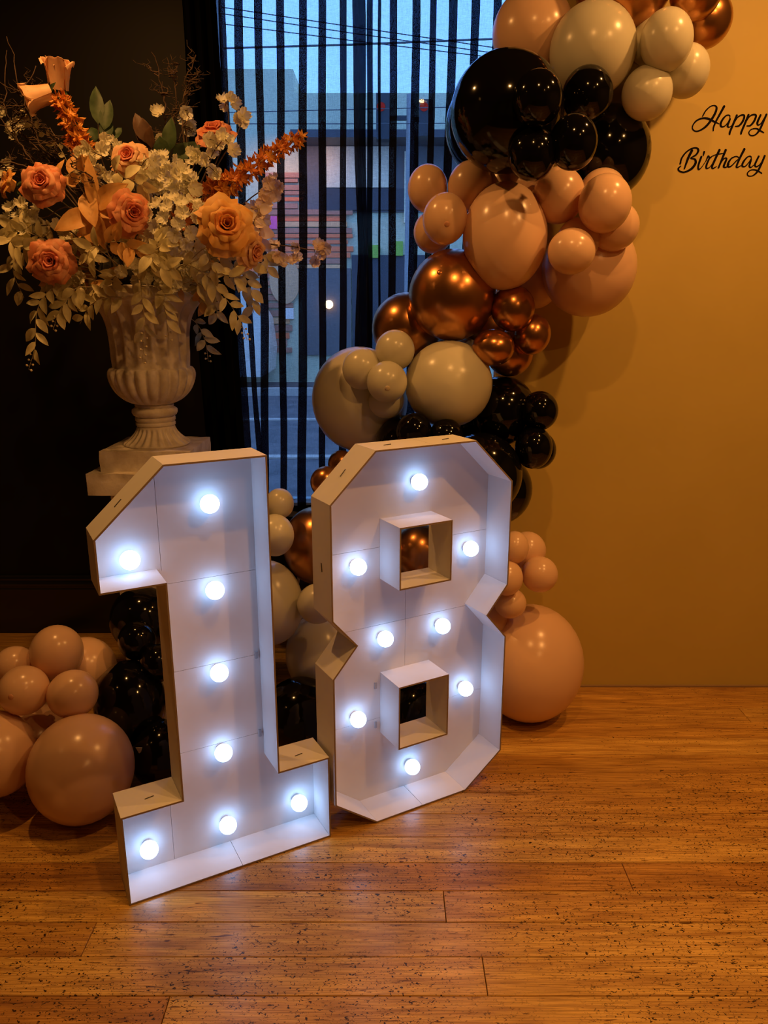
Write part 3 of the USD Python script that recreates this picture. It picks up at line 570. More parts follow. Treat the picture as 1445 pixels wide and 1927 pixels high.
NUB = {'front small blush balloon with a nub, against the curtain': (837, 412, 841, 422), 'largest chrome copper balloon with two bright highlights': (851, 556, 827, 512), 'lowest of the three small cream balloons in the middle': (728, 719, 729, 731), 'front small blush balloon at the left, above the big ones': (45, 1299, 20, 1312)}
for kind, x, y, z, rx, ry, label in BAL:
    c = np.array([x, y, z]); v = c - EYE; v /= np.linalg.norm(v)
    t = thing(kind + '_balloon', label, 'balloon', c, 0, 'balloons of the garland and its floor clusters')
    R = frame(v, (br.uniform(-.1, .1), br.uniform(-.05, .05), 1)); R[:, 0] *= -1; R[:, 1] *= 1
    if np.linalg.det(R) < 0: R[:, 0] *= -1
    m = balloon_mesh(rx, ry); m.vertices = m.vertices @ R.T
    obj('balloon_body', m, M[kind], t, smooth=True)
    rz = (rx + ry) / 2
    kn = lathe([(.004, 0), (.0075, .006), (.006, .012), (.009, .019), (.0125, .022), (.010, .0235), (.003, .021)], 16); kn.apply_translation([0, 0, rz * 1.045]); kn.vertices = kn.vertices @ R.T
    obj('knot', kn, M[kind + '_nub'], t, smooth=True)
    if label in NUB:
        a, b, e, f = NUB[label]; s = 1 / FOCAL * (math.cos(PITCH) * y + math.sin(PITCH) * (EYE[2] - z))
        d = ray(e, f); d /= np.linalg.norm(d); oc = c - EYE; q = d @ oc; D = max(q * q - oc @ oc + rz * rz, 0); p = d * (q - math.sqrt(D)) + EYE - c
        nn = p / np.linalg.norm(p)
        nb = lathe([(.0001, .0022), (.004, .002), (.008, .0008), (.0105, -.002)], 18); Rn = frame(nn); nb.vertices = nb.vertices @ Rn.T + p * .999
        obj('crown_spot', nb, M[kind + '_nub'], t, smooth=True)
sp_pts = [at(px, py, yy) for px, py, yy in ((1240, -60, 2.86), (1140, 100, 2.86), (1050, 230, 2.86), (1010, 420, 2.88), (900, 580, 2.88), (800, 720, 2.88), (860, 850, 2.88), (850, 960, 2.86), (800, 1050, 2.84), (700, 1040, 2.82), (600, 1020, 2.82), (560, 1100, 2.74), (580, 1240, 2.74), (580, 1330, 2.60))]
obj('garland_strip', tube(spline(sp_pts, 6), .006, 6), M['paletwig'], label='thin strip holding the balloon garland together', cat='garland strip')
tg = at(262, 1411, 2.22)
obj('paper_tag', placed(extrude(Polygon([(-.011, .009), (.011, .009), (.004, -.012), (-.002, -.012)]), .001), tg, np.array([[1, 0, 0], [0, 0, -1], [0, 1, 0]])), M['white'], label='tiny cream paper corner showing beside the large blush floor balloon', cat='paper tag')

# ------------------------------------------------------------------ pedestal and urn
UX, UY = -.868, 2.90
zz = lambda py: float(at(285, py, UY)[2])
def wobble(m, amp, f, seed=0):
    m = m.copy(); m.vertices = m.vertices + amp * np.stack([meshkit.noise(m.vertices * f + 3.1 * k, seed + k) - .5 for k in range(3)], 1); return m
ped = thing('pedestal', 'cream plaster pedestal with a thick slab top under the urn', 'pedestal', (UX, UY, 0))
slab = bx(-.205, .205, -.205, .205, .918, .998).subdivide().subdivide().subdivide()
obj('pedestal_slab', wobble(slab, .006, 22, 1), M['stone_slab'], ped, smooth=35)
obj('pedestal_shaft', bx(-.145, .145, -.145, .145, .10, .918), M['stone_slab'], ped)
obj('pedestal_base', bx(-.19, .19, -.19, .19, 0, .10), M['stone_slab'], ped)
urn = thing('garden_urn', 'cream fluted plaster urn full of artificial flowers', 'urn', (UX, UY, 0))
s = 2.93 / FOCAL
plz1 = .998 + .075
obj('urn_plinth', wobble(bx(-.165, .165, -.165, .165, .998, plz1).subdivide().subdivide().subdivide(), .004, 25, 4), M['stone'], urn, smooth=35)
def prof(rows): return [(hw * s, zz(py)) for hw, py in rows]
zf = zz(846)
sc = lambda z: plz1 + (z - zf) * (zz(758) - plz1) / (zz(758) - zf)          # fit the foot between plinth and bowl
foot = [(hw * s, sc(zz(py))) for hw, py in ((60, 846), (61, 843), (59, 839), (57, 837.5), (52, 834), (45, 827), (39, 819), (35.5, 811), (34, 806))]
obj('urn_foot', lathe(foot[:1] + [(a, b) for a, b in spline([(x, z, 0) for x, z in foot], 4)[:, :2]], 144, lambda k, a: 1 - .09 * np.clip(2 * np.sin(np.pi * np.clip((k - .15) / .75, 0, 1)), 0, 1) * (np.cos(24 * a) > .35)), M['stone'], urn, smooth=40)
neck = [(34, 806), (36, 804), (36, 799), (34, 797), (36.5, 794), (36.5, 788), (34.5, 786), (39, 783), (41.5, 777), (41, 771), (37, 767.5), (34, 766), (35.5, 763), (34.5, 759), (33, 757)]
obj('urn_neck', lathe([(hw * s, sc(zz(py))) for hw, py in neck], 64), M['stone'], urn, smooth=50)
gad = spline([(hw * s, zz(py), 0) for hw, py in ((30, 760), (45, 755), (57, 747), (68, 735), (75, 721), (78.5, 707), (78, 698), (74.5, 692), (68, 690))], 5)[:, :2]
obj('urn_bowl', lathe(gad, 176, lambda k, a: 1 - .11 * np.clip(1.25 * np.sin(np.pi * np.clip(k * .9 + .06, 0, 1)), 0, 1) * (1 - np.abs(np.sin(11 * a)) ** .75)), M['stone'], urn, smooth=50)
fl_ = spline([(hw * s, zz(py), 0) for hw, py in ((69, 692), (70.5, 670), (71, 645), (73, 620), (78, 598), (87, 580), (97, 568), (101, 563))], 5)[:, :2]
obj('urn_flare', lathe(fl_, 176, lambda k, a: 1 - .11 * np.clip(np.sin(np.pi * np.clip(k * .95 + .02, 0, 1)) * 1.5, 0, 1) * np.abs(np.cos(9 * a)) ** 1.5), M['stone'], urn, smooth=50)
rim = [(98, 566), (104, 563), (106, 558), (105, 551), (107, 546), (105, 541), (98, 539), (92, 541), (88, 560), (60, 575)]
obj('urn_rim', wobble(lathe([(hw * s, zz(py)) for hw, py in rim], 96, lambda k, a: 1 + .012 * np.cos(24 * a)), .006, 30, 2), M['stone'], urn, smooth=50)
ROOT = np.array([UX, UY, zz(560)])
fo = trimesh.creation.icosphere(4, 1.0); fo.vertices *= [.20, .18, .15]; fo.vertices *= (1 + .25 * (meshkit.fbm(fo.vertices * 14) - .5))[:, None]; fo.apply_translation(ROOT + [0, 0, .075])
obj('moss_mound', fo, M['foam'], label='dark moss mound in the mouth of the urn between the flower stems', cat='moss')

# ------------------------------------------------------------------ flower parts
fr = random.Random(21)
U = fr.uniform
def nrm(v): v = np.asarray(v, float); return v / (np.linalg.norm(v) + 1e-12)
def rot(axis, a):
    return trimesh.transformations.rotation_matrix(a, axis)[:3, :3]
def leaf_mesh(L, W, droop=.25, fold=.25, twist=0.0, blunt=.85):
    """blade along +z, upper side towards +y"""
    def fn(u, v):
        q = 2 * u - 1; w = W * np.sin(np.pi * np.clip(v, 0, 1) ** blunt) ** .8 * .5
        w = np.where(v > .999, 0.0005, w); a = twist * v
        x = q * w * np.cos(a); y = np.abs(q) * w * fold + q * w * np.sin(a) - droop * L * v ** 2 + .03 * W * np.sin(9 * v + q * 3)
        return x, y, L * (v - .12 * droop * v ** 3)
    return grid(fn, 5, 7)
def petal_mesh(ra, rb, z0, z1, half, curl, lip, ruff, seed):
    def fn(u, v):
        q = 2 * u - 1
        ang = half * q * (.50 + .50 * np.sin(np.pi * (.12 + .52 * v))) * (1 - .10 * v ** 6)
        r = ra + (rb - ra) * v ** 1.5 + curl * v ** 5 * .5
        z = z0 + (z1 - z0) * np.sin(v * np.pi / 2) ** .9 - lip * v ** 6 - .20 * (z1 - z0 + .25) * np.abs(q) ** 3.5 * v ** 2
        n = ruff * v ** 2 * (np.sin(q * 5.0 + seed) + .6 * np.sin(q * 9.0 + 2 * seed)) ; r = r + n * .6; z = z + n * .5
        return r * np.cos(ang), r * np.sin(ang), z
    return grid(fn, 9, 7)
LAYERS = [(3, .06, .13, .05, .66, 1.5, .02, .0, .02), (3, .12, .24, .05, .72, 1.3, .05, .03, .03), (4, .20, .40, .02, .72, 1.15, .09, .06, .05),
          (4, .26, .58, -.02, .66, 1.10, .14, .12, .07), (5, .30, .80, -.08, .50, .98, .20, .18, .09), (5, .30, 1.02, -.14, .22, .92, .20, .24, .12)]
def stem_to(parent, p, m='stem', r=.0022):
    mid = (np.asarray(p) + ROOT) / 2 + [0, 0, .03]
    obj('stem', tube(spline([ROOT + np.array([U(-.05, .05), U(-.05, .05), U(-.02, .02)]), mid, p], 5) - np.array(origin(parent)), r, 6), M[m], parent)
def origin(prim): return prim.GetAttribute('xformOp:translate').Get()
def rose(px, py, y, R, face, outer, inner, label, layers=LAYERS, split=3):
    p = at(px, py, y); t = thing('artificial_rose', label, 'flower', p); F = frame(nrm(face)) @ rot([0, 0, 1], U(0, 6))
    for li, (n, ra, rb, z0, z1, hf, cu, lp, rf) in enumerate(layers):
        a0 = U(0, 6.28)
        for k in range(n):
            m = petal_mesh(ra, rb * U(.92, 1.08), z0, z1 * U(.93, 1.06), hf * U(.95, 1.1), cu * U(.3, 1.1), lp * U(.6, 1.5), rf, U(0, 6))
            m.vertices = ((m.vertices * R) @ rot([0, 0, 1], a0 + 6.283 * k / n + U(-.12, .12)).T) @ F.T
            obj('petal', m, M[inner if li < split else outer], t, smooth=True)
    for k in range(4):
        m = leaf_mesh(R * .7, R * .25, .3); m.vertices = (m.vertices @ (frame((math.cos(k * 1.57), math.sin(k * 1.57), -.25))).T + [0, 0, -.12 * R]) @ F.T; obj('sepal', m, M['green_leaf'], t, smooth=True)
    stem_to(t, p - nrm(face) * R * .2)
def flower_mesh(R, n=5, width=.80, cup=.35, point=False, seed=0.0):
    out = []
    for k in range(n):
        def fn(u, v):
            q = 2 * u - 1
            w = (.10 + width * .5 * (np.sin(np.pi * np.clip(v * .78 + .04, 0, 1)) ** (1.0 if not point else 1.4))) if not point else width * .5 * np.sin(np.pi * np.clip(v * .93 + .05, 0, 1))
            L = v * (1 - .16 * q ** 2 * v ** 2 * (not point)) - .16 * (not point) * np.exp(-(q / .28) ** 2) * v ** 4
            return L, q * w, cup * v ** 1.6 + .17 * np.sin(5.5 * q + seed + 2.1 * k) * v ** 2 + .15 * math.sin(2.3 * k + seed) * v + .12 * q * q * v
        m = grid(fn, 7, 5); m.vertices = (m.vertices * R) @ rot([0, 0, 1], 6.283 * k / n + .2 * math.sin(seed + k)).T; out.append(m)
    c = trimesh.creation.icosphere(1, R * .11); c.vertices[:, 2] += R * .04; out.append(c)
    return cat_(out)
def blossom(parent, p, R, face, m, name='blossom', **kw):
    f = flower_mesh(R, seed=U(0, 6), **kw); f.vertices = f.vertices @ (frame(nrm(face)) @ rot([0, 0, 1], U(0, 6))).T + (np.asarray(p) - np.array(origin(parent)))
    obj(name, f, M[m], parent, smooth=True)
def pts3(P): return [at(a, b, c) for a, b, c in P]
def spray(P, blooms, R, label, m='white', twig='twig', group=None, leaves=0):
    """a twig from the urn through P (photo pixel, distance), carrying blossoms at the listed pixels"""
    Q = pts3(P); t = thing('blossom_spray', label, 'flower spray', Q[-1], group=group); o = np.array(origin(t))
    C = spline([ROOT + np.array([U(-.05, .05), U(-.04, .04), 0])] + Q, 6)
    obj('twig', tube(C - o, np.linspace(.003, .0012, len(C)), 6), M[twig], t)
    for bx_, by_ in blooms:
        y = P[-1][2] + U(-.03, .03); c = at(bx_, by_, y); k = np.argmin(np.linalg.norm(C - c, axis=1))
        obj('twiglet', tube(np.array([C[k], (C[k] + c) / 2 + [0, 0, .008], c]) - o, .0009, 5), M[twig], t)
        blossom(t, c, R * U(.85, 1.15), nrm([U(-.9, .9), -1, U(-.4, .9)]), m, cup=U(.25, .6))
def spike(P, label, m, n, R, tip=True, wide=1.0):
    Q = pts3(P); t = thing('delphinium_spike', label, 'flower', Q[-1]); o = np.array(origin(t)); C = spline(Q, 10)
    full = np.vstack([spline([ROOT, Q[0] * .6 + ROOT * .4 + [0, 0, .03], Q[0]], 5)[:-1], C])
    obj('stem', tube(full - o, np.linspace(.004, .0015, len(full)), 6), M['paletwig'], t)
    L = len(C)
    for k in range(n):
        f = (k + .5) / n; i = min(int(f * (L - 1)), L - 2); T = nrm(C[i + 1] - C[i]); a = k * 2.4
        side = rot(T, a) @ nrm(np.cross(T, [.2, 1, .1])); sz = R * (1.1 - .45 * f)
        face = nrm(side + T * .45)
        blossom(t, C[i] + side * sz * .55 * wide, sz, face, m if isinstance(m, str) else fr.choice(m), 'floret', n=6, width=.5, cup=.5, point=True)
    if tip:
        for k in range(7):
            i = L - 1 - k; b = trimesh.creation.icosphere(1, .0042 + .0004 * k); b.vertices *= [1, 1, 1.5]; b.apply_translation(C[i] + [U(-.006, .006), U(-.004, .004), U(-.005, .005)] - o); obj('bud', b, M['paletwig'], t, smooth=True)
def sprig(P, n, L, W, label, m='cream_leaf', group=None, berries=0, twig='paletwig', root=True, spread=(.6, 1.1), name='leaf_sprig', y_up=True):
    Q = pts3(P) if len(P[0]) == 3 and P[0][0] > 5 or not isinstance(P, np.ndarray) else list(P)
    t = thing(name, label, 'foliage', Q[-1], group=group); o = np.array(origin(t)); C = spline(([ROOT + np.array([U(-.06, .06), U(-.05, .05), 0])] if root else []) + Q, 8)
    obj('stem', tube(C - o, np.linspace(.0022, .0008, len(C)), 5), M[twig], t)
    st = (8 if root else 0); N = len(C)
    for k in range(n):
        f = (k + 1) / (n + (1 if not berries else 4)); i = min(st + int(f * (N - 1 - st)), N - 2); T = nrm(C[i + 1] - C[i]); sd = 1 if k % 2 else -1
        view = nrm([U(-.5, .5), -1, U(-.3, .5)]); sidev = nrm(np.cross(T, view)) * sd; a = U(*spread)
        d = nrm(T * math.cos(a) + sidev * math.sin(a) + np.array([0, U(-.35, .15), U(-.35, .1)]))
        m_ = leaf_mesh(L * U(.75, 1.15), W * U(.8, 1.15), U(.05, .4), U(.1, .4), U(-.6, .6)); F = frame(d, view); m_.vertices = m_.vertices @ F.T + (C[i] - o); obj('leaf', m_, M[m if isinstance(m, str) else fr.choice(m)], t, smooth=True)
    for k in range(berries):
        i = N - 1 - k; 
        if i < 1: break
        T = nrm(C[i] - C[i - 1]); sd = nrm(np.cross(T, [0, -1, .1])) * (1 if k % 2 else -1); c = C[i] + sd * .009
        b = trimesh.creation.icosphere(2, .0042 - .00018 * k); b.apply_translation(c - o); b2 = tube(np.array([C[i], c]) - o, .0006, 4); obj('bud', cat_([b, b2]), M['berry'], t, smooth=True)
def willow(P, label, seed):
    """one curly branching twig"""
    w = random.Random(seed); Q = pts3(P); C = spline([ROOT] + Q, 9); segs = []
    def curly(C, r0, depth):
        n = len(C); a = np.cumsum([w.uniform(-.5, .9) for _ in range(n)]); amp = .010 * np.clip(np.arange(n) / 6, 0, 1)
        D = C + np.stack([amp * np.cos(a), amp * np.sin(a * 1.3), amp * np.sin(a)], 1); segs.append(tube(D, np.linspace(r0, r0 * .35, n), 5))
        if depth:
            for _ in range(6 if depth == 2 else 3):
                i = w.randrange(int(n * .35), n - 2); T = nrm(D[i + 1] - D[i]); d = nrm(T + np.array([w.uniform(-.9, .9), w.uniform(-.4, .4), w.uniform(-.2, .6)])); L = w.uniform(.05, .11) * (1 if depth == 2 else .6)
                E = [D[i] + d * L * f + np.array([.012 * math.sin(5 * f + w.random() * 6), 0, .012 * math.cos(4 * f) - .012]) for f in np.linspace(0, 1, 8)]; E[0] = D[i]
                curly(np.array(E), r0 * .6, depth - 1)
    curly(C, .0046, 2)
    obj('curly_willow_branch', cat_(segs), M['twig'], label=label, cat='branch', smooth=True)

# ------------------------------------------------------------------ the arrangement
rose(82, 348, 2.62, .066, (.12, -1, .28), 'coral', 'coral_deep', 'coral rose low on the arrangement nearest the photo edge, above the dark one')
rose(245, 402, 2.58, .066, (.75, -1, .05), 'coral', 'coral_deep', 'coral rose turned sideways beside the big peach leaves')
rose(98, 493, 2.60, .069, (.15, -1, .05), 'coral', 'coral_deep', 'dark coral rose lowest of all, above the trailing leaves')
rose(246, 302, 2.72, .060, (-.1, -1, .5), 'peach', 'coral_deep', 'peach rose half veiled by cream blossoms at the middle of the arrangement')
rose(406, 258, 2.86, .066, (-.1, -.7, 1), 'coral', 'coral_deep', 'upright coral rose with white blossom in front, beside the dark drape')
rose(426, 426, 2.58, .086, (.25, -1, .15), 'gold', 'gold_deep', 'large golden orange rose facing the viewer beside the curtain')
rose(468, 470, 2.66, .060, (.9, -.5, -.3), 'peach', 'coral', 'peach rose drooping behind the golden one')
rose(25, 350, 2.72, .058, (-.9, -.6, .4), 'gold', 'peach', 'small orange rose seen from the side at the photo edge', LAYERS[2:5], 1)
TUL = [(3, .14, .34, -.1, .62, 1.25, .0, -.02, .04), (3, .30, .58, -.16, .95, 1.05, -.30, .0, .05), (4, .40, .72, -.2, 1.0, .85, -.25, .04, .06)]
rose(110, 158, 2.82, .080, (.18, -.25, 1), 'peach', 'peach', 'peach tulip-shaped bloom standing highest on the arrangement', TUL, 1)
rose(88, 178, 2.80, .076, (-1, -.45, -.35), 'peach', 'coral', 'peach open bloom turned away beside the highest one', TUL, 1)
spike([(165, 300, 2.80), (150, 270, 2.79), (128, 215, 2.79), (108, 178, 2.80)], 'orange flower spike leaning up to the highest peach blooms', ['orange', 'rust'], 34, .034, tip=False)
spike([(395, 365, 2.74), (440, 340, 2.74), (490, 305, 2.76), (535, 275, 2.78), (572, 258, 2.80)], 'rust orange flower spike pointing over the striped curtain', ['rust', 'orange', 'rust'], 46, .030)
spike([(340, 420, 2.76), (375, 380, 2.74), (405, 352, 2.74), (425, 335, 2.75)], 'dark rust flower spike tucked in behind the golden rose', 'rust', 22, .028, tip=False)
spray([(395, 330, 2.86), (428, 240, 2.88), (427, 196, 2.88)], [(418, 190), (432, 184), (424, 200), (440, 193)], .022, 'white blossom spray rising tallest in front of the curtain edge')
spray([(400, 330, 2.85), (440, 265, 2.86), (456, 228, 2.86)], [(446, 224), (459, 232), (456, 219)], .025, 'white blossom spray just below the tallest one at the curtain edge')
spray([(380, 340, 2.80), (400, 290, 2.78), (420, 262, 2.76)], [(392, 262), (408, 270), (428, 268), (438, 282), (400, 285), (418, 255)], .025, 'cream blossoms hanging over the upright coral rose')
spray([(350, 360, 2.76), (362, 320, 2.72), (372, 292, 2.70)], [(360, 288), (374, 294), (386, 300), (404, 322), (412, 330), (366, 302)], .024, 'cream blossom spray between the upright coral rose and the peach one')
spray([(330, 380, 2.72), (340, 350, 2.68), (348, 335, 2.66)], [(322, 340), (336, 332), (350, 345), (362, 338), (344, 322), (330, 352), (366, 355), (355, 360)], .026, 'dense cream blossom spray above the hydrangea')
spray([(220, 330, 2.76), (200, 300, 2.74), (180, 288, 2.72)], [(150, 288), (166, 282), (178, 294), (160, 298), (190, 282), (172, 308)], .025, 'cream blossom spray beneath the orange spike')
spray([(230, 320, 2.80), (212, 285, 2.80), (205, 262, 2.80)], [(196, 262), (210, 268), (222, 276), (205, 280), (218, 290)], .024, 'cream blossom spray behind the half veiled peach rose')
spray([(260, 340, 2.70), (268, 310, 2.68), (275, 300, 2.67)], [(262, 300), (276, 312), (285, 325), (268, 330), (290, 302)], .024, 'cream blossoms in front of the half veiled peach rose')
spray([(330, 300, 2.98), (345, 240, 3.0), (350, 210, 3.0)], [(298, 212), (352, 212), (358, 232), (300, 262), (345, 222), (356, 245)], .025, 'dim white blossom spray at the back beside the curly willow')
spray([(440, 400, 2.78), (490, 360, 2.78), (520, 345, 2.78)], [(505, 345), (516, 338), (526, 352), (512, 362), (495, 366), (520, 370)], .025, 'white blossom spray under the rust orange spike', 'whitepink')
spray([(450, 420, 2.76), (480, 400, 2.76), (500, 380, 2.76)], [(476, 392), (488, 402), (498, 384), (482, 420), (494, 412), (474, 408)], .028, 'dusky pink blossom spray beside the golden rose', 'whitepink')
spray([(470, 470, 2.74), (530, 462, 2.74), (585, 470, 2.74), (612, 468, 2.74)], [(524, 482), (516, 462), (558, 465), (560, 485), (552, 490), (598, 462), (606, 478), (594, 492), (612, 466), (530, 490)], .022, 'long white blossom spray reaching out furthest over the curtain', 'whitepink')
spray([(150, 400, 2.70), (80, 410, 2.66), (30, 400, 2.66)], [(20, 392), (38, 386), (52, 398), (34, 404), (60, 410), (16, 412), (70, 396)], .024, 'yellowish cream blossoms under the coral rose nearest the photo edge')
spray([(120, 300, 2.90), (50, 260, 2.92), (15, 235, 2.92)], [(22, 240), (28, 250), (8, 215), (3, 330), (12, 312), (34, 232)], .024, 'small cream blossoms scattered among the willow twigs at the photo edge')
spray([(200, 380, 2.72), (185, 345, 2.72), (170, 325, 2.72)], [(160, 318), (175, 330), (190, 322), (205, 338), (182, 345), (150, 335), (198, 355)], .025, 'cream blossoms behind the upper tips of the peach leaves')
spray([(300, 400, 2.76), (300, 350, 2.76), (300, 325, 2.76)], [(292, 325), (306, 335), (318, 322), (300, 348), (312, 358), (288, 342)], .024, 'cream blossoms between the veiled peach rose and the dense cream spray')
spray([(150, 450, 2.66), (110, 425, 2.64), (70, 425, 2.64)], [(62, 425), (78, 420), (90, 432), (108, 425), (122, 438), (82, 438), (48, 432)], .025, 'cream blossoms in the gap between the two coral roses near the photo edge')
hy = thing('hydrangea_head', 'round cream hydrangea head in front of the urn mouth, beside the golden rose', 'flower', at(335, 425, 2.64)); ho = np.array(origin(hy))
for k in range(40):
    a = 2.4 * k; zt_ = 1 - 1.25 * (k + .5) / 40; r_ = math.sqrt(max(0, 1 - zt_ * zt_)); d = np.array([r_ * math.cos(a), -zt_, r_ * math.sin(a)]); blossom(hy, ho + d * [.115, .07, .085], .026, d + [0, -.3, .1], 'white', cup=.3)
stem_to(hy, ho + [0, .04, -.02])
hy2 = thing('hydrangea_head', 'smaller cream hydrangea head behind the half veiled peach rose', 'flower', at(300, 335, 2.80)); ho = np.array(origin(hy2))
for k in range(24):
    a = 2.4 * k; zt_ = 1 - 1.25 * (k + .5) / 24; r_ = math.sqrt(max(0, 1 - zt_ * zt_)); d = np.array([r_ * math.cos(a), -zt_, r_ * math.sin(a)]); blossom(hy2, ho + d * [.085, .06, .075], .025, d + [0, -.3, .1], 'white', cup=.3)
stem_to(hy2, ho + [0, .04, -.02])
# big peach leaves
pl = thing('peach_leaf_stem', 'stem of large peach leaves at the heart of the arrangement', 'foliage', at(178, 400, 2.62)); po = np.array(origin(pl))
obj('stem', tube(spline([ROOT, at(205, 470, 2.72), at(180, 400, 2.62), at(150, 320, 2.64)], 6) - po, .0028, 6), M['twig'], pl)
for a, b, c, d, W in ((178, 400, 105, 425, .05), (180, 396, 165, 300, .034), (178, 392, 225, 345, .05), (180, 398, 250, 385, .055), (182, 402, 235, 440, .05), (176, 404, 150, 440, .045), (176, 398, 195, 465, .04), (150, 330, 128, 345, .026), (152, 325, 150, 295, .026), (152, 328, 172, 345, .026), (160, 360, 175, 420, .045)):
    p, q = at(a, b, 2.62 + U(-.02, .02)), at(c, d, 2.60 + U(-.04, .04)); m = leaf_mesh(np.linalg.norm(q - p) * 1.08, W * 1.35, U(.05, .25), .25, U(-.4, .4), .8); m.vertices = m.vertices @ frame(q - p, nrm([U(-.3, .3), -1, U(.0, .5)])).T + (p - po); obj('leaf', m, M['peach_leaf'], pl, smooth=True)
# green and brown leaves at the back
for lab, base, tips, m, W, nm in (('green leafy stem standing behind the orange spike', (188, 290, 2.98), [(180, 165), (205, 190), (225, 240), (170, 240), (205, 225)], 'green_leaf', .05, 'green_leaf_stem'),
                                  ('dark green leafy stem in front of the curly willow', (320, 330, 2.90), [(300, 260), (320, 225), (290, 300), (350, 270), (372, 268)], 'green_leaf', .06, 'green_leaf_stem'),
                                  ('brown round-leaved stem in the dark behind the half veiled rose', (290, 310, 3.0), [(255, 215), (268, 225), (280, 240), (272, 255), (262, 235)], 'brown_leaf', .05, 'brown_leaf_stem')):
    t = thing(nm, lab, 'foliage', at(*base)); o = np.array(origin(t)); b0 = at(*base)
    obj('stem', tube(np.array([ROOT, (ROOT + b0) / 2 + [0, 0, .02], b0]) - o, .0025, 6), M['twig'], t)
    for a, b in tips:
        q = at(a, b, base[2] + U(-.05, .05)); p = b0 + (q - b0) * .45; obj('stalk', tube(np.array([b0, p]) - o, .0013, 5), M['twig'], t)
        m_ = leaf_mesh(np.linalg.norm(q - p) * 1.1, W, .1, .25, U(-.3, .3)); m_.vertices = m_.vertices @ frame(q - p, nrm([U(-.4, .4), -1, .5])).T + (p - o); obj('leaf', m_, M[m], t, smooth=True)
# trailing and filling foliage
TR = [([(140, 520, 2.66), (95, 545, 2.62), (70, 585, 2.60), (66, 650, 2.60), (54, 695, 2.60)], 15, 'longest trailing leaf sprig hanging beside the urn at the photo edge', 7),
      ([(160, 540, 2.66), (130, 560, 2.62), (112, 585, 2.62), (100, 620, 2.62)], 11, 'trailing leaf sprig just inside the longest one', 6),
      ([(262, 525, 2.64), (268, 560, 2.60), (272, 620, 2.60), (268, 682, 2.62)], 10, 'trailing leaf sprig with buds hanging down the front of the urn', 9),
      ([(300, 540, 2.66), (310, 580, 2.64), (318, 640, 2.68)], 9, 'faint trailing leaf sprig close against the urn front', 3),
      ([(340, 500, 2.64), (390, 520, 2.62), (420, 555, 2.62), (450, 600, 2.64), (465, 640, 2.64)], 14, 'trailing leaf sprig reaching out towards the dark drape', 6),
      ([(360, 530, 2.66), (400, 560, 2.66), (410, 600, 2.70)], 10, 'short trailing leaf sprig over the curtain side of the urn rim', 0),
      ([(390, 480, 2.70), (440, 500, 2.72), (470, 540, 2.74), (478, 590, 2.76)], 14, 'round-leaved sprig drooping in front of the curtain edge', 0),
      ([(360, 600, 2.98), (385, 640, 3.02), (392, 680, 3.04)], 7, 'grey leaf sprig in the dark behind the urn', 4),
      ([(90, 460, 2.66), (40, 470, 2.66), (25, 510, 2.66), (45, 560, 2.68)], 12, 'cream leaf sprig curving down below the dark coral rose', 0),
      ([(120, 470, 2.64), (60, 440, 2.62), (5, 425, 2.62)], 11, 'cream leaf sprig pointing out of the photo under the blossoms', 0),
      ([(290, 490, 2.62), (300, 470, 2.56), (292, 455, 2.56), (320, 480, 2.56)], 10, 'cream leaf sprig curling in front of the hydrangea', 0),
      ([(200, 480, 2.62), (180, 465, 2.58), (165, 478, 2.56), (180, 500, 2.58)], 8, 'cream leaf sprig under the big peach leaves', 0),
      ([(150, 350, 2.84), (110, 275, 2.84), (60, 235, 2.84), (40, 215, 2.84)], 12, 'fine small-leaved cream sprig above the coral rose at the photo edge', 0),
      ([(420, 480, 2.70), (470, 500, 2.72), (500, 480, 2.72), (505, 520, 2.72)], 9, 'blush round-leaved sprig below the long white blossoms', 0),
      ([(240, 560, 2.70), (200, 560, 2.66), (170, 575, 2.66), (150, 610, 2.70)], 10, 'trailing leaf sprig over the shaded side of the urn rim', 0)]
for k, (P, n, lab, be) in enumerate(TR):
    sm = 'small-leaved' in lab
    sprig(P, n, .030 if sm else .062, .016 if sm else (.036 if 'round' in lab else .027), lab, berries=be)
fill = random.Random(5)
G1 = 'cream leaf sprigs filling the arrangement'
for k in range(38):
    a = fill.uniform(-1.25, 1.25); h_ = fill.uniform(-.25, 1.0); L = fill.uniform(.20, .33); d = nrm([math.sin(a), -.55 - .25 * fill.random(), h_ * .75])
    p2 = ROOT + d * L * np.array([1.15, .8, 1.0]) + [0, 0, .05]; p1 = ROOT + d * L * .5 + [0, 0, .07]
    t_ = np.array([p1, p2, p2 + d * .03 - [0, 0, .035]])
    sprig(t_, 9, .055, .026, 'cream leaf sprig filling in between the flowers of the urn', m=['cream_leaf', 'cream_leaf', 'peach_leaf', 'cream_leaf'], group=G1)
G2 = 'small cream blossoms filling the arrangement'
for k in range(20):
    a = fill.uniform(-1.2, 1.2); d = nrm([math.sin(a), -.7, fill.uniform(-.1, .9)]); c = ROOT + d * np.array([.30, .22, .26]) + [0, 0, .06]
    t = thing('blossom_spray', 'short cream blossom stem filling in between the larger flowers', 'flower spray', c, group=G2)
    obj('twig', tube(np.array([ROOT, (ROOT + c) / 2 + [0, 0, .03], c]) - c, .002, 5), M['twig'], t)
    for j in range(5): blossom(t, c + np.array([fill.uniform(-.035, .035), fill.uniform(-.03, .01), fill.uniform(-.035, .035)]), .024, d + [fill.uniform(-.5, .5), -.3, fill.uniform(-.4, .5)], 'white', cup=.4)
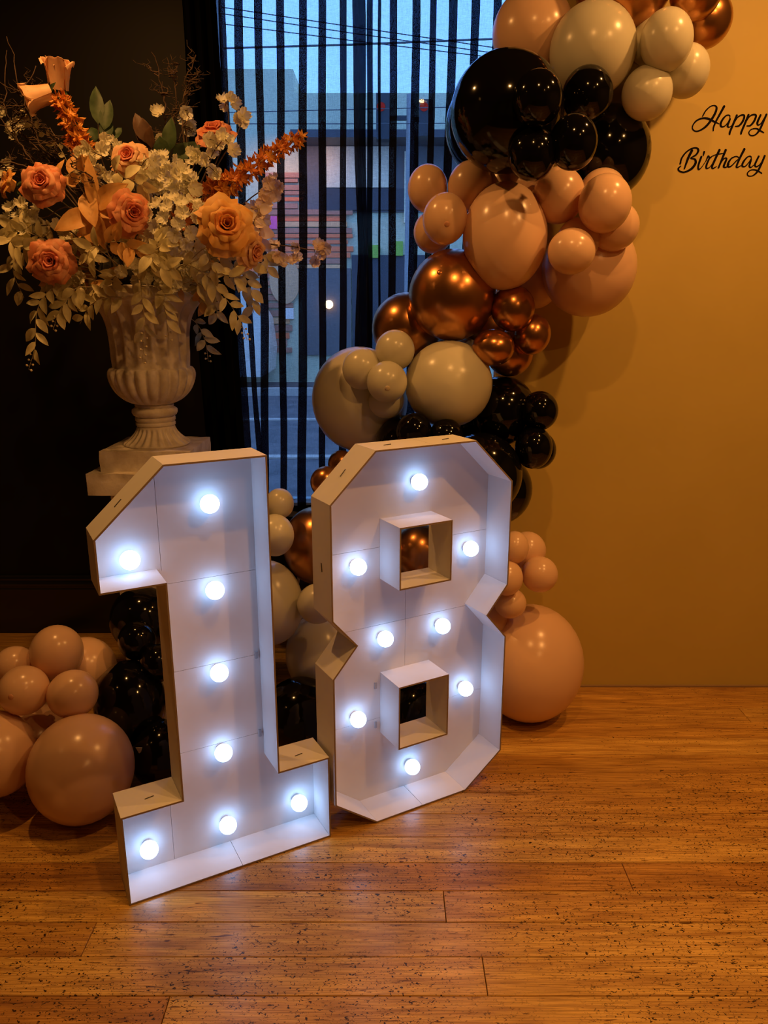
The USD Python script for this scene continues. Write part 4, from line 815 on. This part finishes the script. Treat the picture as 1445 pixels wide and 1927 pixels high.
# further foliage and blooms that the photo shows between the big flowers
for (P, n, L, W, lab, mt) in (([(60, 400, 2.66), (40, 440, 2.62), (20, 455, 2.60), (60, 470, 2.60)], 9, .075, .034, 'broad cream leaf stem below the coral rose nearest the photo edge', 'cream_leaf'),
                              ([(200, 470, 2.60), (215, 455, 2.56), (240, 460, 2.55), (262, 480, 2.56)], 7, .070, .036, 'broad peach leaf stem under the sideways coral rose', 'peach_leaf'),
                              ([(300, 470, 2.58), (285, 480, 2.54), (300, 500, 2.54), (330, 505, 2.56)], 10, .066, .034, 'broad cream leaf stem under the large hydrangea', 'cream_leaf'),
                              ([(380, 470, 2.60), (400, 500, 2.58), (430, 520, 2.60), (455, 520, 2.62)], 9, .062, .030, 'cream leaf stem under the golden rose', 'cream_leaf'),
                              ([(470, 400, 2.70), (478, 420, 2.70), (492, 440, 2.70), (488, 470, 2.72)], 8, .055, .040, 'dusky round-leaved stem between the golden rose and the curtain', 'whitepink'),
                              ([(120, 360, 2.72), (128, 330, 2.70), (150, 318, 2.70), (168, 330, 2.70)], 7, .060, .030, 'peach leaf stem just under the orange spike', 'peach_leaf'),
                              ([(215, 340, 2.66), (235, 335, 2.63), (262, 345, 2.62), (280, 360, 2.62)], 8, .060, .034, 'cream leaf stem between the sideways coral rose and the veiled peach rose', 'cream_leaf')):
    sprig(P, n, L, W, lab, m=mt)
WL = [([(330, 330, 2.98), (318, 240, 3.0), (300, 170, 3.0), (288, 105, 3.0)], 'curly willow branch furthest from the drape in the dark middle clump'), ([(335, 330, 2.98), (330, 250, 3.02), (325, 180, 3.02), (318, 115, 3.02)], 'curly willow branch in the centre of the dark middle clump'),
      ([(340, 330, 2.96), (345, 240, 2.98), (352, 170, 2.98), (362, 100, 2.98)], 'curly willow branch beside the drape, tallest of the middle clump'), ([(345, 340, 2.96), (352, 260, 2.98), (340, 200, 2.98), (355, 150, 2.98)], 'short curly willow branch next to the drape'),
      ([(150, 350, 2.90), (75, 280, 2.90), (45, 180, 2.90), (20, 70, 2.90)], 'curly willow branch reaching tallest at the photo edge'), ([(150, 350, 2.90), (90, 300, 2.92), (50, 220, 2.92), (60, 120, 2.92)], 'curly willow branch bending towards the peach blooms'),
      ([(140, 360, 2.86), (70, 310, 2.86), (20, 260, 2.86), (-20, 200, 2.86)], 'low curly willow branch leaving the photo at its edge'), ([(140, 350, 2.92), (60, 270, 2.92), (10, 190, 2.92), (5, 90, 2.92)], 'thin curly willow branch rising along the photo edge'),
      ([(140, 360, 2.84), (60, 300, 2.84), (30, 240, 2.84), (70, 190, 2.84)], 'curly willow branch arching under the peach blooms'), ([(130, 370, 2.80), (50, 320, 2.78), (0, 300, 2.78), (-25, 260, 2.78)], 'lowest curly willow branch, over the rose nearest the photo edge'),
      ([(240, 400, 2.70), (180, 340, 2.62), (130, 290, 2.64), (100, 240, 2.66)], 'thin dark twig crossing in front of the peach leaves')]
for k, (P, lab) in enumerate(WL): willow(P, lab, 40 + k)
